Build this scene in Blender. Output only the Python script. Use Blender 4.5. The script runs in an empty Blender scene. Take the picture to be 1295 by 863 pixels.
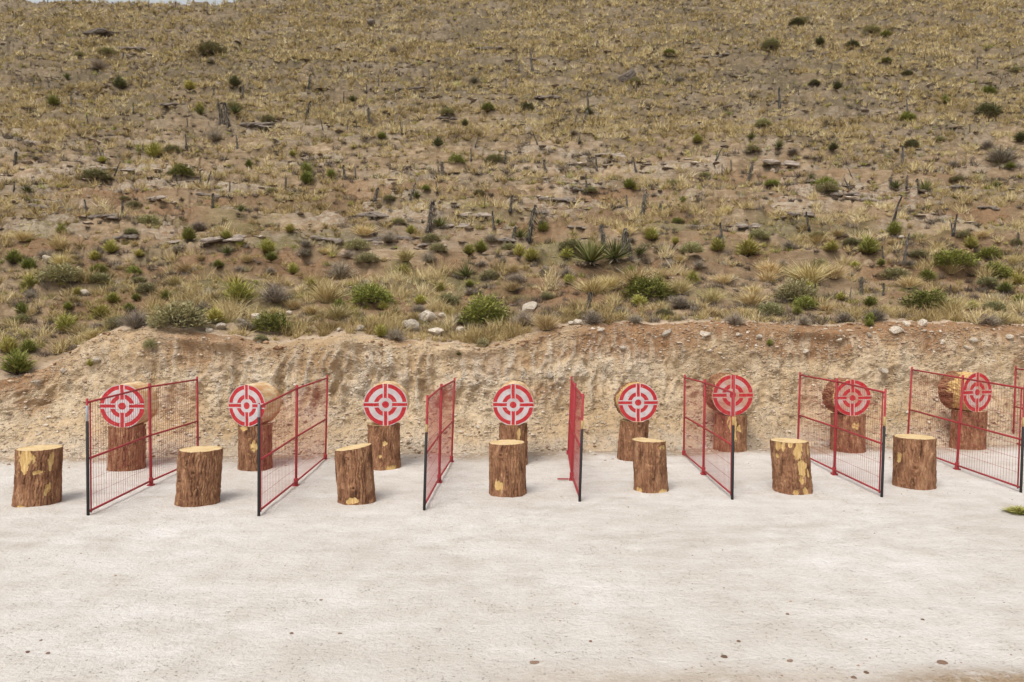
import bpy, bmesh, math, random
import numpy as np
from mathutils import Vector, Matrix

R = math.radians
random.seed(7)
RNG = np.random.default_rng(11)
scene = bpy.context.scene
COL = scene.collection

# ------------------------------------------------------------------ noise
def _hash(ix, iy, seed):
    h = (ix.astype(np.int64) * 374761393 + iy.astype(np.int64) * 668265263 + seed * 974634777) & 0xFFFFFFFF
    h = ((h ^ (h >> 13)) * 1274126177) & 0xFFFFFFFF
    h = ((h ^ (h >> 16)) * 2246822519) & 0xFFFFFFFF
    return ((h ^ (h >> 15)) & 0xFFFFFF) / float(0xFFFFFF)

def vnoise(x, y, seed=0):
    x = np.asarray(x, float); y = np.asarray(y, float)
    ix = np.floor(x); iy = np.floor(y)
    fx = x - ix; fy = y - iy
    ix = ix.astype(np.int64); iy = iy.astype(np.int64)
    out = 0
    gx = fx * fx * fx * (fx * (fx * 6 - 15) + 10); gy = fy * fy * fy * (fy * (fy * 6 - 15) + 10)
    def g(dx, dy):
        a = _hash(ix + dx, iy + dy, seed) * 2 * math.pi
        return np.cos(a) * (fx - dx) + np.sin(a) * (fy - dy)
    n0 = g(0, 0) * (1 - gx) + g(1, 0) * gx
    n1 = g(0, 1) * (1 - gx) + g(1, 1) * gx
    return (n0 * (1 - gy) + n1 * gy) * 1.5

def fbm(x, y, seed=0, octv=4, gain=0.5):
    s = 0; a = 1; t = 0; f = 1.0
    for k in range(octv):
        s = s + a * vnoise(x * f, y * f, seed + k * 17); t += a; a *= gain; f *= 2.03
    return s / t

def worley(x, y, seed=0):
    x = np.asarray(x, float); y = np.asarray(y, float)
    ix = np.floor(x).astype(np.int64); iy = np.floor(y).astype(np.int64)
    best = np.full(x.shape, 9.0); cid = np.zeros(x.shape)
    for dx in (-1, 0, 1):
        for dy in (-1, 0, 1):
            cx = ix + dx; cy = iy + dy
            px = cx + _hash(cx, cy, seed); py = cy + _hash(cx, cy, seed + 5)
            d = np.hypot(px - x, py - y)
            m = d < best
            best = np.where(m, d, best); cid = np.where(m, _hash(cx, cy, seed + 9), cid)
    return best, cid

def sstep(a, b, x):
    t = np.clip((x - a) / (b - a), 0, 1)
    return t * t * (3 - 2 * t)

# ------------------------------------------------------------------ camera and pixel rays
F = 1000.0; CX, CY = 647.5, 431.5; HOR = 403.0; CAMH = 1.8
PITCH = math.atan((CY - HOR) / F)
def ray(px, py):
    a = (px - CX) / F; b = (CY - py) / F
    c, s = math.cos(PITCH), math.sin(PITCH)
    return np.array([a, c + b * s, -s + b * c])
def on_ground(px, py, z=0.0):
    d = ray(px, py); t = (z - CAMH) / d[2]
    return np.array([d[0] * t, d[1] * t, z])
def at_depth(px, py, y):
    d = ray(px, py); t = y / d[1]
    return np.array([d[0] * t, y, CAMH + d[2] * t])

# ------------------------------------------------------------------ mesh helpers
def mk(name, V, quads=None, tris=None, mat=None, parent=None, smooth=True, attrs=None, link=True):
    V = np.asarray(V, np.float32).reshape(-1, 3)
    me = bpy.data.meshes.new(name)
    nq = 0 if quads is None else len(quads); nt = 0 if tris is None else len(tris)
    me.vertices.add(len(V)); me.vertices.foreach_set('co', V.ravel())
    loops = []
    if nq: loops.append(np.asarray(quads, np.int32).ravel())
    if nt: loops.append(np.asarray(tris, np.int32).ravel())
    L = np.concatenate(loops)
    me.loops.add(len(L)); me.loops.foreach_set('vertex_index', L)
    me.polygons.add(nq + nt)
    st = np.concatenate([np.arange(nq) * 4, nq * 4 + np.arange(nt) * 3]).astype(np.int32)
    me.polygons.foreach_set('loop_start', st)
    me.polygons.foreach_set('use_smooth', np.full(nq + nt, smooth))
    for k, v in (attrs or {}).items():
        a = me.attributes.new(k, 'FLOAT', 'POINT'); a.data.foreach_set('value', np.asarray(v, np.float32).ravel())
    me.update(calc_edges=True); me.validate()
    if mat: me.materials.append(mat)
    if not link: return me
    o = bpy.data.objects.new(name, me); COL.objects.link(o)
    if parent: o.parent = parent
    return o

def obj(name, me, parent=None):
    o = bpy.data.objects.new(name, me); COL.objects.link(o)
    if parent: o.parent = parent
    return o

def thing(name, label, cat, loc=(0, 0, 0), rz=0.0, group=None):
    o = bpy.data.objects.new(name, None); COL.objects.link(o)
    o.empty_display_size = 0.1
    o.location = loc; o.rotation_euler = (0, 0, rz)
    tag(o, label, cat, group); return o

def tag(o, label=None, cat=None, group=None, kind=None):
    if label: o['label'] = label
    if cat: o['category'] = cat
    if group: o['group'] = group
    if kind: o['kind'] = kind
    return o

def grid_faces(nr, nc, wrap=False):
    r = np.arange(nr - 1)[:, None]
    c = np.arange(nc if wrap else nc - 1)[None, :]
    a = r * nc + c; b = r * nc + (c + 1) % nc
    return np.stack([a, b, b + nc, a + nc], -1).reshape(-1, 4)

class MB:                                   # collects tubes and boxes for ONE part
    def __init__(s): s.V = []; s.Q = []; s.n = 0
    def tube(s, p, q, r, k=10, r2=None):
        p = np.array(p, float); q = np.array(q, float); d = q - p; d /= np.linalg.norm(d)
        u = np.cross(d, (0, 0, 1.0)) if abs(d[2]) < .9 else np.cross(d, (1.0, 0, 0)); u /= np.linalg.norm(u); v = np.cross(d, u)
        a = np.arange(k) * 2 * math.pi / k + .3
        ring = np.cos(a)[:, None] * u + np.sin(a)[:, None] * v
        r2 = r if r2 is None else r2
        V = np.concatenate([p + ring * r * .8, p + ring * r + d * r * .2, q + ring * r2 - d * r2 * .2, q + ring * r2 * .8])
        V = np.concatenate([V, [p], [q]])
        Q = grid_faces(4, k, True)
        c0, c1 = 4 * k, 4 * k + 1
        i = np.arange(0, k, 2)
        Q = np.concatenate([Q, np.stack([np.full_like(i, c0), (i + 2) % k, (i + 1) % k, i], 1),
                            np.stack([np.full_like(i, c1), 3 * k + i, 3 * k + (i + 1) % k, 3 * k + (i + 2) % k], 1)])
        s.V.append(V); s.Q.append(Q + s.n); s.n += len(V)
    def box(s, lo, hi, rot=0.0, piv=None):
        x0, y0, z0 = lo; x1, y1, z1 = hi
        V = np.array([[x, y, z] for z in (z0, z1) for (x, y) in ((x0, y0), (x1, y0), (x1, y1), (x0, y1))], float)
        if rot:
            c, sn = math.cos(rot), math.sin(rot); P = np.array(piv)
            W = V[:, :2] - P[:2]; V[:, 0] = P[0] + W[:, 0] * c - W[:, 1] * sn; V[:, 1] = P[1] + W[:, 0] * sn + W[:, 1] * c
        Q = np.array([[0, 3, 2, 1], [4, 5, 6, 7], [0, 1, 5, 4], [1, 2, 6, 5], [2, 3, 7, 6], [3, 0, 4, 7]])
        s.V.append(V); s.Q.append(Q + s.n); s.n += 8
    def build(s, name, mat, parent=None, smooth=True):
        o = mk(name, np.concatenate(s.V), np.concatenate(s.Q), None, mat, parent, smooth)
        return o

# ------------------------------------------------------------------ materials
class NT:
    def __init__(s, name, rough=.85, spec=.25):
        s.m = bpy.data.materials.new(name); s.m.use_nodes = True
        s.t = s.m.node_tree; s.b = s.t.nodes['Principled BSDF']
        s.b.inputs['Roughness'].default_value = rough
        s.b.inputs['Specular IOR Level'].default_value = spec
    def n(s, typ, **kw):
        nd = s.t.nodes.new(typ)
        for k, v in kw.items():
            if k in nd.inputs.keys() if hasattr(nd.inputs, 'keys') else False: nd.inputs[k].default_value = v
            else: setattr(nd, k, v)
        return nd
    def lk(s, a, b): s.t.links.new(a, b)
    def coord(s, scale=(1, 1, 1), which='Object', loc=(0, 0, 0)):
        c = s.n('ShaderNodeTexCoord'); m = s.n('ShaderNodeMapping')
        m.inputs['Scale'].default_value = scale; m.inputs['Location'].default_value = loc
        s.lk(c.outputs[which], m.inputs['Vector']); return m.outputs[0]
    def noise(s, vec, scale, detail=4, rough=.55, dist=0):
        nd = s.n('ShaderNodeTexNoise'); nd.inputs['Scale'].default_value = scale
        nd.inputs['Detail'].default_value = detail; nd.inputs['Roughness'].default_value = rough; nd.inputs['Distortion'].default_value = dist
        s.lk(vec, nd.inputs['Vector']); return nd.outputs['Fac']
    def voro(s, vec, scale, out='Distance', feature='F1'):
        nd = s.n('ShaderNodeTexVoronoi'); nd.feature = feature; nd.inputs['Scale'].default_value = scale
        s.lk(vec, nd.inputs['Vector']); return nd.outputs[out]
    def ramp(s, fac, stops):
        nd = s.n('ShaderNodeValToRGB'); e = nd.color_ramp.elements
        while len(e) < len(stops): e.new(.5)
        for el, (p, c) in zip(e, stops):
            el.position = p; el.color = (*c, 1) if len(c) == 3 else c
        s.lk(fac, nd.inputs[0]); return nd.outputs[0]
    def val(s, fac, a, b, lo=0., hi=1.):
        nd = s.n('ShaderNodeMapRange'); nd.inputs[1].default_value = a; nd.inputs[2].default_value = b
        nd.inputs[3].default_value = lo; nd.inputs[4].default_value = hi; s.lk(fac, nd.inputs[0]); return nd.outputs[0]
    def mix(s, fac, a, b, mode='MIX'):
        nd = s.n('ShaderNodeMix'); nd.data_type = 'RGBA'; nd.blend_type = mode
        for sock, v in ((nd.inputs[0], fac), (nd.inputs[6], a), (nd.inputs[7], b)):
            if hasattr(v, 'node'): s.lk(v, sock)
            else: sock.default_value = v if not isinstance(v, tuple) else ((*v, 1) if len(v) == 3 else v)
        return nd.outputs[2]
    def math(s, op, a, b=None, c=None):
        nd = s.n('ShaderNodeMath'); nd.operation = op
        for i, v in enumerate((a, b, c)):
            if v is None: continue
            if hasattr(v, 'node'): s.lk(v, nd.inputs[i])
            else: nd.inputs[i].default_value = v
        return nd.outputs[0]
    def attr(s, name):
        nd = s.n('ShaderNodeAttribute'); nd.attribute_name = name; return nd.outputs['Fac']
    def bump(s, h, dist=.02, strength=1.0, normal=None):
        nd = s.n('ShaderNodeBump'); nd.inputs['Distance'].default_value = dist; nd.inputs['Strength'].default_value = strength
        s.lk(h, nd.inputs['Height'])
        if normal is not None: s.lk(normal, nd.inputs['Normal'])
        return nd.outputs[0]
    def out(s, col=None, normal=None, rough=None):
        if col is not None:
            if hasattr(col, 'node'): s.lk(col, s.b.inputs['Base Color'])
            else: s.b.inputs['Base Color'].default_value = (*col, 1)
        if normal is not None: s.lk(normal, s.b.inputs['Normal'])
        if rough is not None: s.lk(rough, s.b.inputs['Roughness'])
        return s.m

def mat_ground():
    t = NT('pale_dust', .95, .1)
    v = t.coord()
    big = t.noise(v, .55, 5, .6); mid = t.noise(v, 3.2, 6, .65); fine = t.noise(v, 38, 5, .7)
    col = t.ramp(big, [(.32, (.555, .51, .46)), (.5, (.625, .585, .54)), (.68, (.695, .665, .63))])
    col = t.mix(t.val(mid, .38, .68, 0., .55), col, (.48, .425, .36))
    col = t.mix(t.val(fine, .48, .72, 0., .5), col, (.40, .35, .30))
    vs = t.coord((.55, 2.4, 1)); st = t.noise(vs, 1.7, 6, .7)
    col = t.mix(t.val(st, .5, .72, 0, .45), col, (.72, .695, .665))
    # grit: small darker grains, sparse
    c = t.voro(t.coord(), 55, 'Color'); sp = t.n('ShaderNodeSeparateColor'); t.lk(c, sp.inputs[0])
    d = t.voro(t.coord(), 55, 'Distance')
    grit = t.math('MULTIPLY', t.val(sp.outputs[0], .82, .86), t.val(d, .42, .28))
    gmask = t.math('MULTIPLY', grit, t.val(mid, .45, .6, .15, 1))
    col = t.mix(t.math('MULTIPLY', gmask, .55), col, t.ramp(sp.outputs[1], [(0, (.20, .16, .125)), (1, (.42, .33, .26))]))
    trk = t.attr('track')
    col = t.mix(t.math('MULTIPLY', trk, t.val(mid, .35, .6, .05, .3)), col, (.40, .345, .285))
    soil = t.attr('soil')
    sn = t.noise(t.coord(), 9, 6, .7)
    sm = t.math('MULTIPLY', soil, t.val(sn, .30, .5))
    col = t.mix(sm, col, t.ramp(fine, [(.3, (.22, .15, .09)), (.7, (.43, .32, .21))]))
    h = t.math('ADD', t.math('MULTIPLY', mid, .6), t.math('MULTIPLY', fine, .35))
    h = t.math('ADD', h, t.math('MULTIPLY', gmask, .3))
    h = t.math('ADD', h, t.math('MULTIPLY', t.noise(t.coord((1, 1.6, 1)), 11, 6, .72), .5))
    n1 = t.bump(h, .042, .9)
    return t.out(col, n1)

def mat_bank():
    t = NT('cut_earth', .95, .1)
    v = t.coord()
    big = t.noise(v, .9, 5, .6); mid = t.noise(v, 5.5, 6, .65); fine = t.noise(v, 30, 5, .7)
    col = t.ramp(big, [(.3, (.48, .335, .185)), (.5, (.59, .44, .275)), (.7, (.67, .54, .38))])
    top = t.attr('topsoil')
    col = t.mix(top, col, t.ramp(mid, [(.3, (.26, .135, .065)), (.7, (.45, .27, .145))]))
    # stone fragments
    w = t.n('ShaderNodeTexVoronoi'); w.inputs['Scale'].default_value = 21; w.inputs['Randomness'].default_value = 1
    vv = t.n('ShaderNodeMix'); vv.data_type = 'VECTOR'
    wn = t.n('ShaderNodeTexNoise'); wn.inputs['Scale'].default_value = 8; t.lk(v, wn.inputs['Vector'])
    vv.inputs[0].default_value = .06; t.lk(t.coord((1, 1, 1.7)), vv.inputs[4]); t.lk(wn.outputs['Color'], vv.inputs[5]); t.lk(vv.outputs[1], w.inputs['Vector'])
    sp = t.n('ShaderNodeSeparateColor'); t.lk(w.outputs['Color'], sp.inputs[0])
    frag = t.math('MULTIPLY', t.val(sp.outputs[0], .45, .55), t.val(w.outputs['Distance'], .5, .3))
    frag = t.math('MULTIPLY', frag, t.val(mid, .36, .55, .1, 1))
    col = t.mix(t.math('MULTIPLY', frag, .55), col, t.ramp(sp.outputs[1], [(0, (.44, .31, .20)), (.5, (.64, .52, .39)), (1, (.74, .66, .55))]))
    col = t.mix(t.val(fine, .48, .7, 0, .5), col, (.33, .215, .13))
    stv = t.noise(t.coord((1, .25, .16)), 7, 5, .65)
    face = t.attr('face')
    col = t.mix(t.math('MULTIPLY', face, t.val(stv, .48, .62, 0, .6)), col, (.67, .545, .385))
    col = t.mix(t.math('MULTIPLY', face, t.val(stv, .46, .34, 0, .28)), col, (.43, .28, .15))
    dust = t.attr('dust')
    col = t.mix(t.math('MULTIPLY', dust, t.val(mid, .35, .65, .2, .9)), col, (.66, .58, .485))
    vf = t.noise(v, 95, 4, .7); cr = t.voro(t.coord((1, 1, 1.5)), 13, 'Distance', 'DISTANCE_TO_EDGE')
    h = t.math('ADD', t.math('MULTIPLY', mid, .35), t.math('MULTIPLY', fine, .5))
    h = t.math('ADD', h, t.math('MULTIPLY', vf, .22))
    h = t.math('ADD', h, t.math('MULTIPLY', t.val(cr, 0, .12), t.val(mid, .45, .6, 0, .3)))
    h = t.math('ADD', h, t.math('MULTIPLY', frag, .45))
    return t.out(col, t.bump(h, .06, 1.0))

def mat_hill():
    t = NT('hill_soil', .95, .1)
    v = t.coord()
    big = t.noise(v, .35, 6, .65); mid = t.noise(t.coord((1, 1, 2.5)), 2.1, 6, .7); fine = t.noise(v, 16, 5, .7)
    col = t.ramp(mid, [(.3, (.14, .10, .06)), (.48, (.27, .19, .115)), (.62, (.40, .30, .195)), (.78, (.50, .40, .285))])
    col = t.mix(t.val(big, .42, .66, 0, .7), col, (.20, .14, .085))
    red = t.attr('red')
    col = t.mix(t.math('MULTIPLY', red, t.val(mid, .3, .6, .45, .95)), col, t.ramp(fine, [(.3, (.15, .082, .042)), (.7, (.29, .175, .095))]))
    grn = t.attr('green')
    col = t.mix(t.math('MULTIPLY', grn, t.val(fine, .3, .6, .2, .8)), col, (.12, .115, .045))
    rock = t.attr('rocky')
    rv = t.noise(t.coord((1, 1, 3)), 4.2, 6, .7, .6)
    col = t.mix(t.math('MULTIPLY', rock, t.val(rv, .42, .55)), col, t.ramp(fine, [(.3, (.23, .18, .13)), (.7, (.48, .405, .315))]))
    far = t.attr('litter')
    col = t.mix(t.math('MULTIPLY', far, t.val(mid, .72, .5, .35, .95)), col, t.ramp(fine, [(.3, (.075, .059, .038)), (.7, (.18, .14, .088))]))
    bare = t.attr('bare')
    col = t.mix(bare, col, t.ramp(fine, [(.3, (.36, .25, .165)), (.7, (.57, .46, .34))]))
    h = t.math('ADD', mid, t.math('MULTIPLY', fine, .35))
    return t.out(col, t.bump(h, .09, .9))

def mat_leaf(name, stops, rough=.75, objvar=.25):
    t = NT(name, rough, .15)
    col = t.ramp(t.attr('tint'), stops)
    oi = t.n('ShaderNodeObjectInfo')
    hs = t.n('ShaderNodeHueSaturation')
    t.lk(t.val(oi.outputs['Random'], 0, 1, 1 - objvar, 1 + objvar), hs.inputs['Value'])
    wn = t.n('ShaderNodeTexWhiteNoise'); wn.noise_dimensions = '1D'; t.lk(oi.outputs['Random'], wn.inputs['W'])
    t.lk(t.val(wn.outputs['Value'], 0, 1, .49, .512), hs.inputs['Hue'])
    t.lk(col, hs.inputs['Color'])
    return t.out(hs.outputs[0])

def mat_rock():
    t = NT('sandstone', .9, .2)
    v = t.coord(); n = t.noise(v, 3.2, 6, .65); f = t.noise(v, 22, 5, .7)
    oi = t.n('ShaderNodeObjectInfo')
    col = t.ramp(n, [(.3, (.48, .37, .28)), (.5, (.64, .55, .44)), (.7, (.74, .68, .59))])
    col = t.mix(t.val(f, .5, .75, 0, .5), col, (.25, .18, .13))
    hs = t.n('ShaderNodeHueSaturation'); t.lk(t.val(oi.outputs['Random'], 0, 1, .72, 1.18), hs.inputs['Value']); t.lk(col, hs.inputs['Color'])
    return t.out(hs.outputs[0], t.bump(t.math('ADD', n, t.math('MULTIPLY', f, .4)), .05, .8))

def mat_simple_rock(name, stops):
    t = NT(name, .92, .15)
    v = t.coord(); f = t.noise(v, 25, 5, .7)
    col = t.ramp(t.attr('tint'), stops)
    col = t.mix(t.val(f, .45, .75, 0, .45), col, (.20, .15, .11))
    return t.out(col, t.bump(f, .02, .7))

def mat_ledge(name='layered_rock', k=1.0):
    t = NT(name, .92, .15)
    n = t.noise(t.coord((1, 1, 4)), 2.6, 6, .7, .4); f = t.noise(t.coord((1, 1, 2)), 18, 5, .7)
    oi = t.n('ShaderNodeObjectInfo')
    col = t.ramp(n, [(.3, (.24 * k, .19 * k, .155 * k)), (.48, (.40 * k, .325 * k, .265 * k)), (.65, (.54 * k, .46 * k, .38 * k))])
    col = t.mix(t.val(f, .5, .75, 0, .5), col, (.17, .135, .115))
    hs = t.n('ShaderNodeHueSaturation'); t.lk(t.val(oi.outputs['Random'], 0, 1, .55, 1.1), hs.inputs['Value']); t.lk(col, hs.inputs['Color'])
    return t.out(hs.outputs[0], t.bump(t.math('ADD', n, t.math('MULTIPLY', f, .5)), .07, 1))

def mat_bark(name='pine_bark', sc=((1, 1, .28), (1, 1, .7))):
    t = NT(name, .9, .15)
    oi = t.n('ShaderNodeObjectInfo')
    vo = t.n('ShaderNodeVectorMath'); vo.operation = 'ADD'
    cmb = t.n('ShaderNodeCombineXYZ'); t.lk(t.math('MULTIPLY', oi.outputs['Random'], 37.0), cmb.inputs[0])
    t.lk(t.coord(sc[0]), vo.inputs[0]); t.lk(cmb.outputs[0], vo.inputs[1]); vec = vo.outputs[0]
    vo2 = t.n('ShaderNodeVectorMath'); vo2.operation = 'ADD'
    t.lk(t.coord(sc[1]), vo2.inputs[0]); t.lk(cmb.outputs[0], vo2.inputs[1]); vec2 = vo2.outputs[0]
    n = t.noise(vec, 17, 6, .65); f = t.noise(vec, 75, 5, .7); big = t.noise(vec2, 5, 4, .6)
    col = t.ramp(n, [(.3, (.06, .029, .017)), (.43, (.20, .095, .052)), (.56, (.325, .168, .092)), (.74, (.50, .31, .185))])
    col = t.mix(t.val(big, .5, .72, 0, .5), col, (.32, .16, .085))
    col = t.mix(t.val(f, .5, .72, 0, .55), col, (.06, .032, .022))
    flake = t.noise(vec2, 30, 5, .6)
    col = t.mix(t.val(flake, .60, .66, 0, .7), col, (.47, .28, .135))
    peel = t.attr('peel')
    pn = t.noise(t.coord((1, 1, .2)), 40, 5, .65)
    pcol = t.ramp(pn, [(.3, (.36, .20, .07)), (.5, (.53, .35, .145)), (.7, (.66, .48, .235))])
    pb = t.noise(vec2, 19, 6, .68)
    pm = t.val(t.math('ADD', peel, t.math('MULTIPLY', t.math('SUBTRACT', pb, .5), 1.7)), .47, .53)
    col = t.mix(pm, col, pcol)
    h = t.math('ADD', t.math('MULTIPLY', n, .8), t.math('MULTIPLY', f, .35))
    h = t.math('MULTIPLY', h, t.val(pm, 0, 1, 1, .25))
    return t.out(col, t.bump(h, .03, 1.0))

def mat_bare_log():
    t = NT('peeled_log', .8, .2)
    n = t.noise(t.coord((1, .18, 1)), 22, 6, .6); b = t.noise(t.coord((1, .6, 1)), 5, 4, .6)
    col = t.ramp(n, [(.3, (.45, .27, .12)), (.5, (.66, .49, .28)), (.7, (.76, .64, .45))])
    col = t.mix(t.val(b, .40, .58, 0, .85), col, (.44, .22, .095))
    return t.out(col, t.bump(n, .006, .8))

def mat_cut():
    t = NT('sawn_wood', .8, .2)
    c = t.n('ShaderNodeTexCoord'); 
    nz = t.noise(c.outputs['Object'], 4, 4, .6)
    ln = t.n('ShaderNodeVectorMath'); ln.operation = 'LENGTH'
    sep = t.n('ShaderNodeSeparateXYZ'); t.lk(c.outputs['UV'], sep.inputs[0])
    r = t.attr('rad')
    rr = t.math('ADD', t.math('MULTIPLY', r, 95.0), t.math('MULTIPLY', nz, 9.0))
    ring = t.math('MULTIPLY_ADD', t.math('SINE', rr), .5, .5)
    f = t.noise(c.outputs['Object'], 60, 4, .7)
    b = t.noise(c.outputs['Object'], 7, 4, .6)
    col = t.ramp(b, [(.3, (.50, .335, .15)), (.5, (.64, .48, .26)), (.72, (.74, .61, .39))])
    col = t.mix(t.math('MULTIPLY', ring, .3), col, (.42, .24, .075))
    col = t.mix(t.val(f, .5, .8, 0, .35), col, (.36, .21, .08))
    col = t.mix(t.val(r, .955, .985), col, (.16, .08, .045))
    return t.out(col, t.bump(t.math('ADD', f, t.math('MULTIPLY', ring, .2)), .004, .7))

def mat_target(name='target_paint', wood=.0):
    t = NT(name, .6, .25)
    c = t.n('ShaderNodeTexCoord'); sep = t.n('ShaderNodeSeparateXYZ')
    oi0 = t.n('ShaderNodeObjectInfo'); vo = t.n('ShaderNodeVectorMath'); vo.operation = 'ADD'; t.lk(c.outputs['Object'], vo.inputs[0]); t.lk(oi0.outputs['Location'], vo.inputs[1])
    class C_: outputs = {'Object': vo.outputs[0], 'UV': c.outputs['UV']}
    c = C_
    nv = t.n('ShaderNodeTexNoise'); nv.inputs['Scale'].default_value = 9; nv.inputs['Detail'].default_value = 4; t.lk(c.outputs['Object'], nv.inputs['Vector'])
    t.lk(c.outputs['UV'], sep.inputs[0])
    sn = t.n('ShaderNodeSeparateColor'); t.lk(nv.outputs['Color'], sn.inputs[0])
    u = t.math('MULTIPLY_ADD', sep.outputs[0], 2.0, -1.0); w = t.math('MULTIPLY_ADD', sep.outputs[1], 2.0, -1.0)
    u = t.math('ADD', u, t.math('MULTIPLY_ADD', sn.outputs[0], .06, -.03)); w = t.math('ADD', w, t.math('MULTIPLY_ADD', sn.outputs[1], .06, -.03))
    r = t.math('SQRT', t.math('ADD', t.math('MULTIPLY', u, u), t.math('MULTIPLY', w, w)))
    e = .008
    def band(x, a, b): return t.math('MULTIPLY', t.val(x, a - e, a + e), t.val(x, b + e, b - e))
    au = t.math('ABSOLUTE', u); aw = t.math('ABSOLUTE', w)
    off = t.math('MULTIPLY', t.val(au, .125 - e, .125 + e), t.val(aw, .125 - e, .125 + e))   # outside the cross gaps
    rings = t.math('MAXIMUM', band(r, .80, .99), band(r, .35, .545))
    rings = t.math('MULTIPLY', rings, off)
    bar = t.math('MAXIMUM', t.val(au, .075 + e, .075 - e), t.val(aw, .075 + e, .075 - e))
    bar = t.math('MULTIPLY', bar, band(r, .31, 1.02))
    red = t.math('MAXIMUM', t.math('MAXIMUM', rings, bar), t.val(r, .165 + e, .165 - e))
    wear = t.noise(c.outputs['Object'], 26, 6, .7); blot = t.noise(c.outputs['Object'], 6, 4, .6)
    white = t.ramp(blot, [(.35, (.42, .355, .35)), (.55, (.53, .49, .495)), (.7, (.46, .36, .35))])
    white = t.mix(t.val(wear, .58, .72, 0, .5), white, (.52, .42, .36))
    if wood: white = t.mix(t.val(blot, .62, .42, wood * .35, wood), white, t.ramp(wear, [(.35, (.36, .19, .13)), (.65, (.48, .29, .21))]))
    redc = t.ramp(wear, [(.3, (.33, .012, .018)), (.6, (.45, .022, .03)), (.8, (.54, .10, .09))])
    col = t.mix(red, white, redc)
    oi = t.n('ShaderNodeObjectInfo')
    chop = t.voro(c.outputs['Object'], 22, 'Distance')
    cm = t.math('MULTIPLY', t.val(chop, .17, .10), t.val(blot, .47, .53))
    gs = t.noise(t.coord((1, 1, 5)), 30, 4, .6)          # short cuts left by thrown blades
    cut2 = t.math('MULTIPLY', t.val(gs, .66, .70), t.val(r, .75, .35))
    col = t.mix(t.math('MAXIMUM', t.math('MULTIPLY', cm, .8), t.math('MULTIPLY', cut2, .7)), col, t.ramp(wear, [(.35, (.22, .13, .075)), (.65, (.52, .38, .24))]))
    wl = t.n('ShaderNodeVectorMath'); wl.operation = 'LENGTH'; t.lk(c.outputs['Object'], wl.inputs[0])
    gr = t.math('MULTIPLY_ADD', t.math('SINE', t.math('MULTIPLY_ADD', r, 70.0, t.math('MULTIPLY', blot, 14.0))), .5, .5)
    col = t.mix(t.math('MULTIPLY', gr, t.val(wear, .4, .7, 0, .22)), col, (.36, .25, .2))
    return t.out(col, t.bump(wear, .004, .6))

def mat_metal(name, col, col2, rough=.45):
    t = NT(name, rough, .4)
    n = t.noise(t.coord(), 14, 5, .65)
    c = t.mix(t.val(n, .45, .7, 0, .6), col, col2)
    return t.out(c, t.bump(n, .001, .3), t.val(n, .3, .7, rough - .08, rough + .15))

def mat_dead():
    t = NT('weathered_trunk', .92, .1)
    n = t.noise(t.coord((1, 1, .25)), 22, 6, .7); b = t.noise(t.coord(), 2.5, 4, .6)
    oi = t.n('ShaderNodeObjectInfo')
    col = t.ramp(n, [(.32, (.02, .018, .016)), (.5, (.085, .073, .062)), (.7, (.26, .235, .20))])
    col = t.mix(t.math('MULTIPLY', t.val(b, .45, .6), t.val(oi.outputs['Random'], .25, .5, 0, .95)), col, (.025, .021, .02))
    return t.out(col, t.bump(n, .02, 1))

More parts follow.
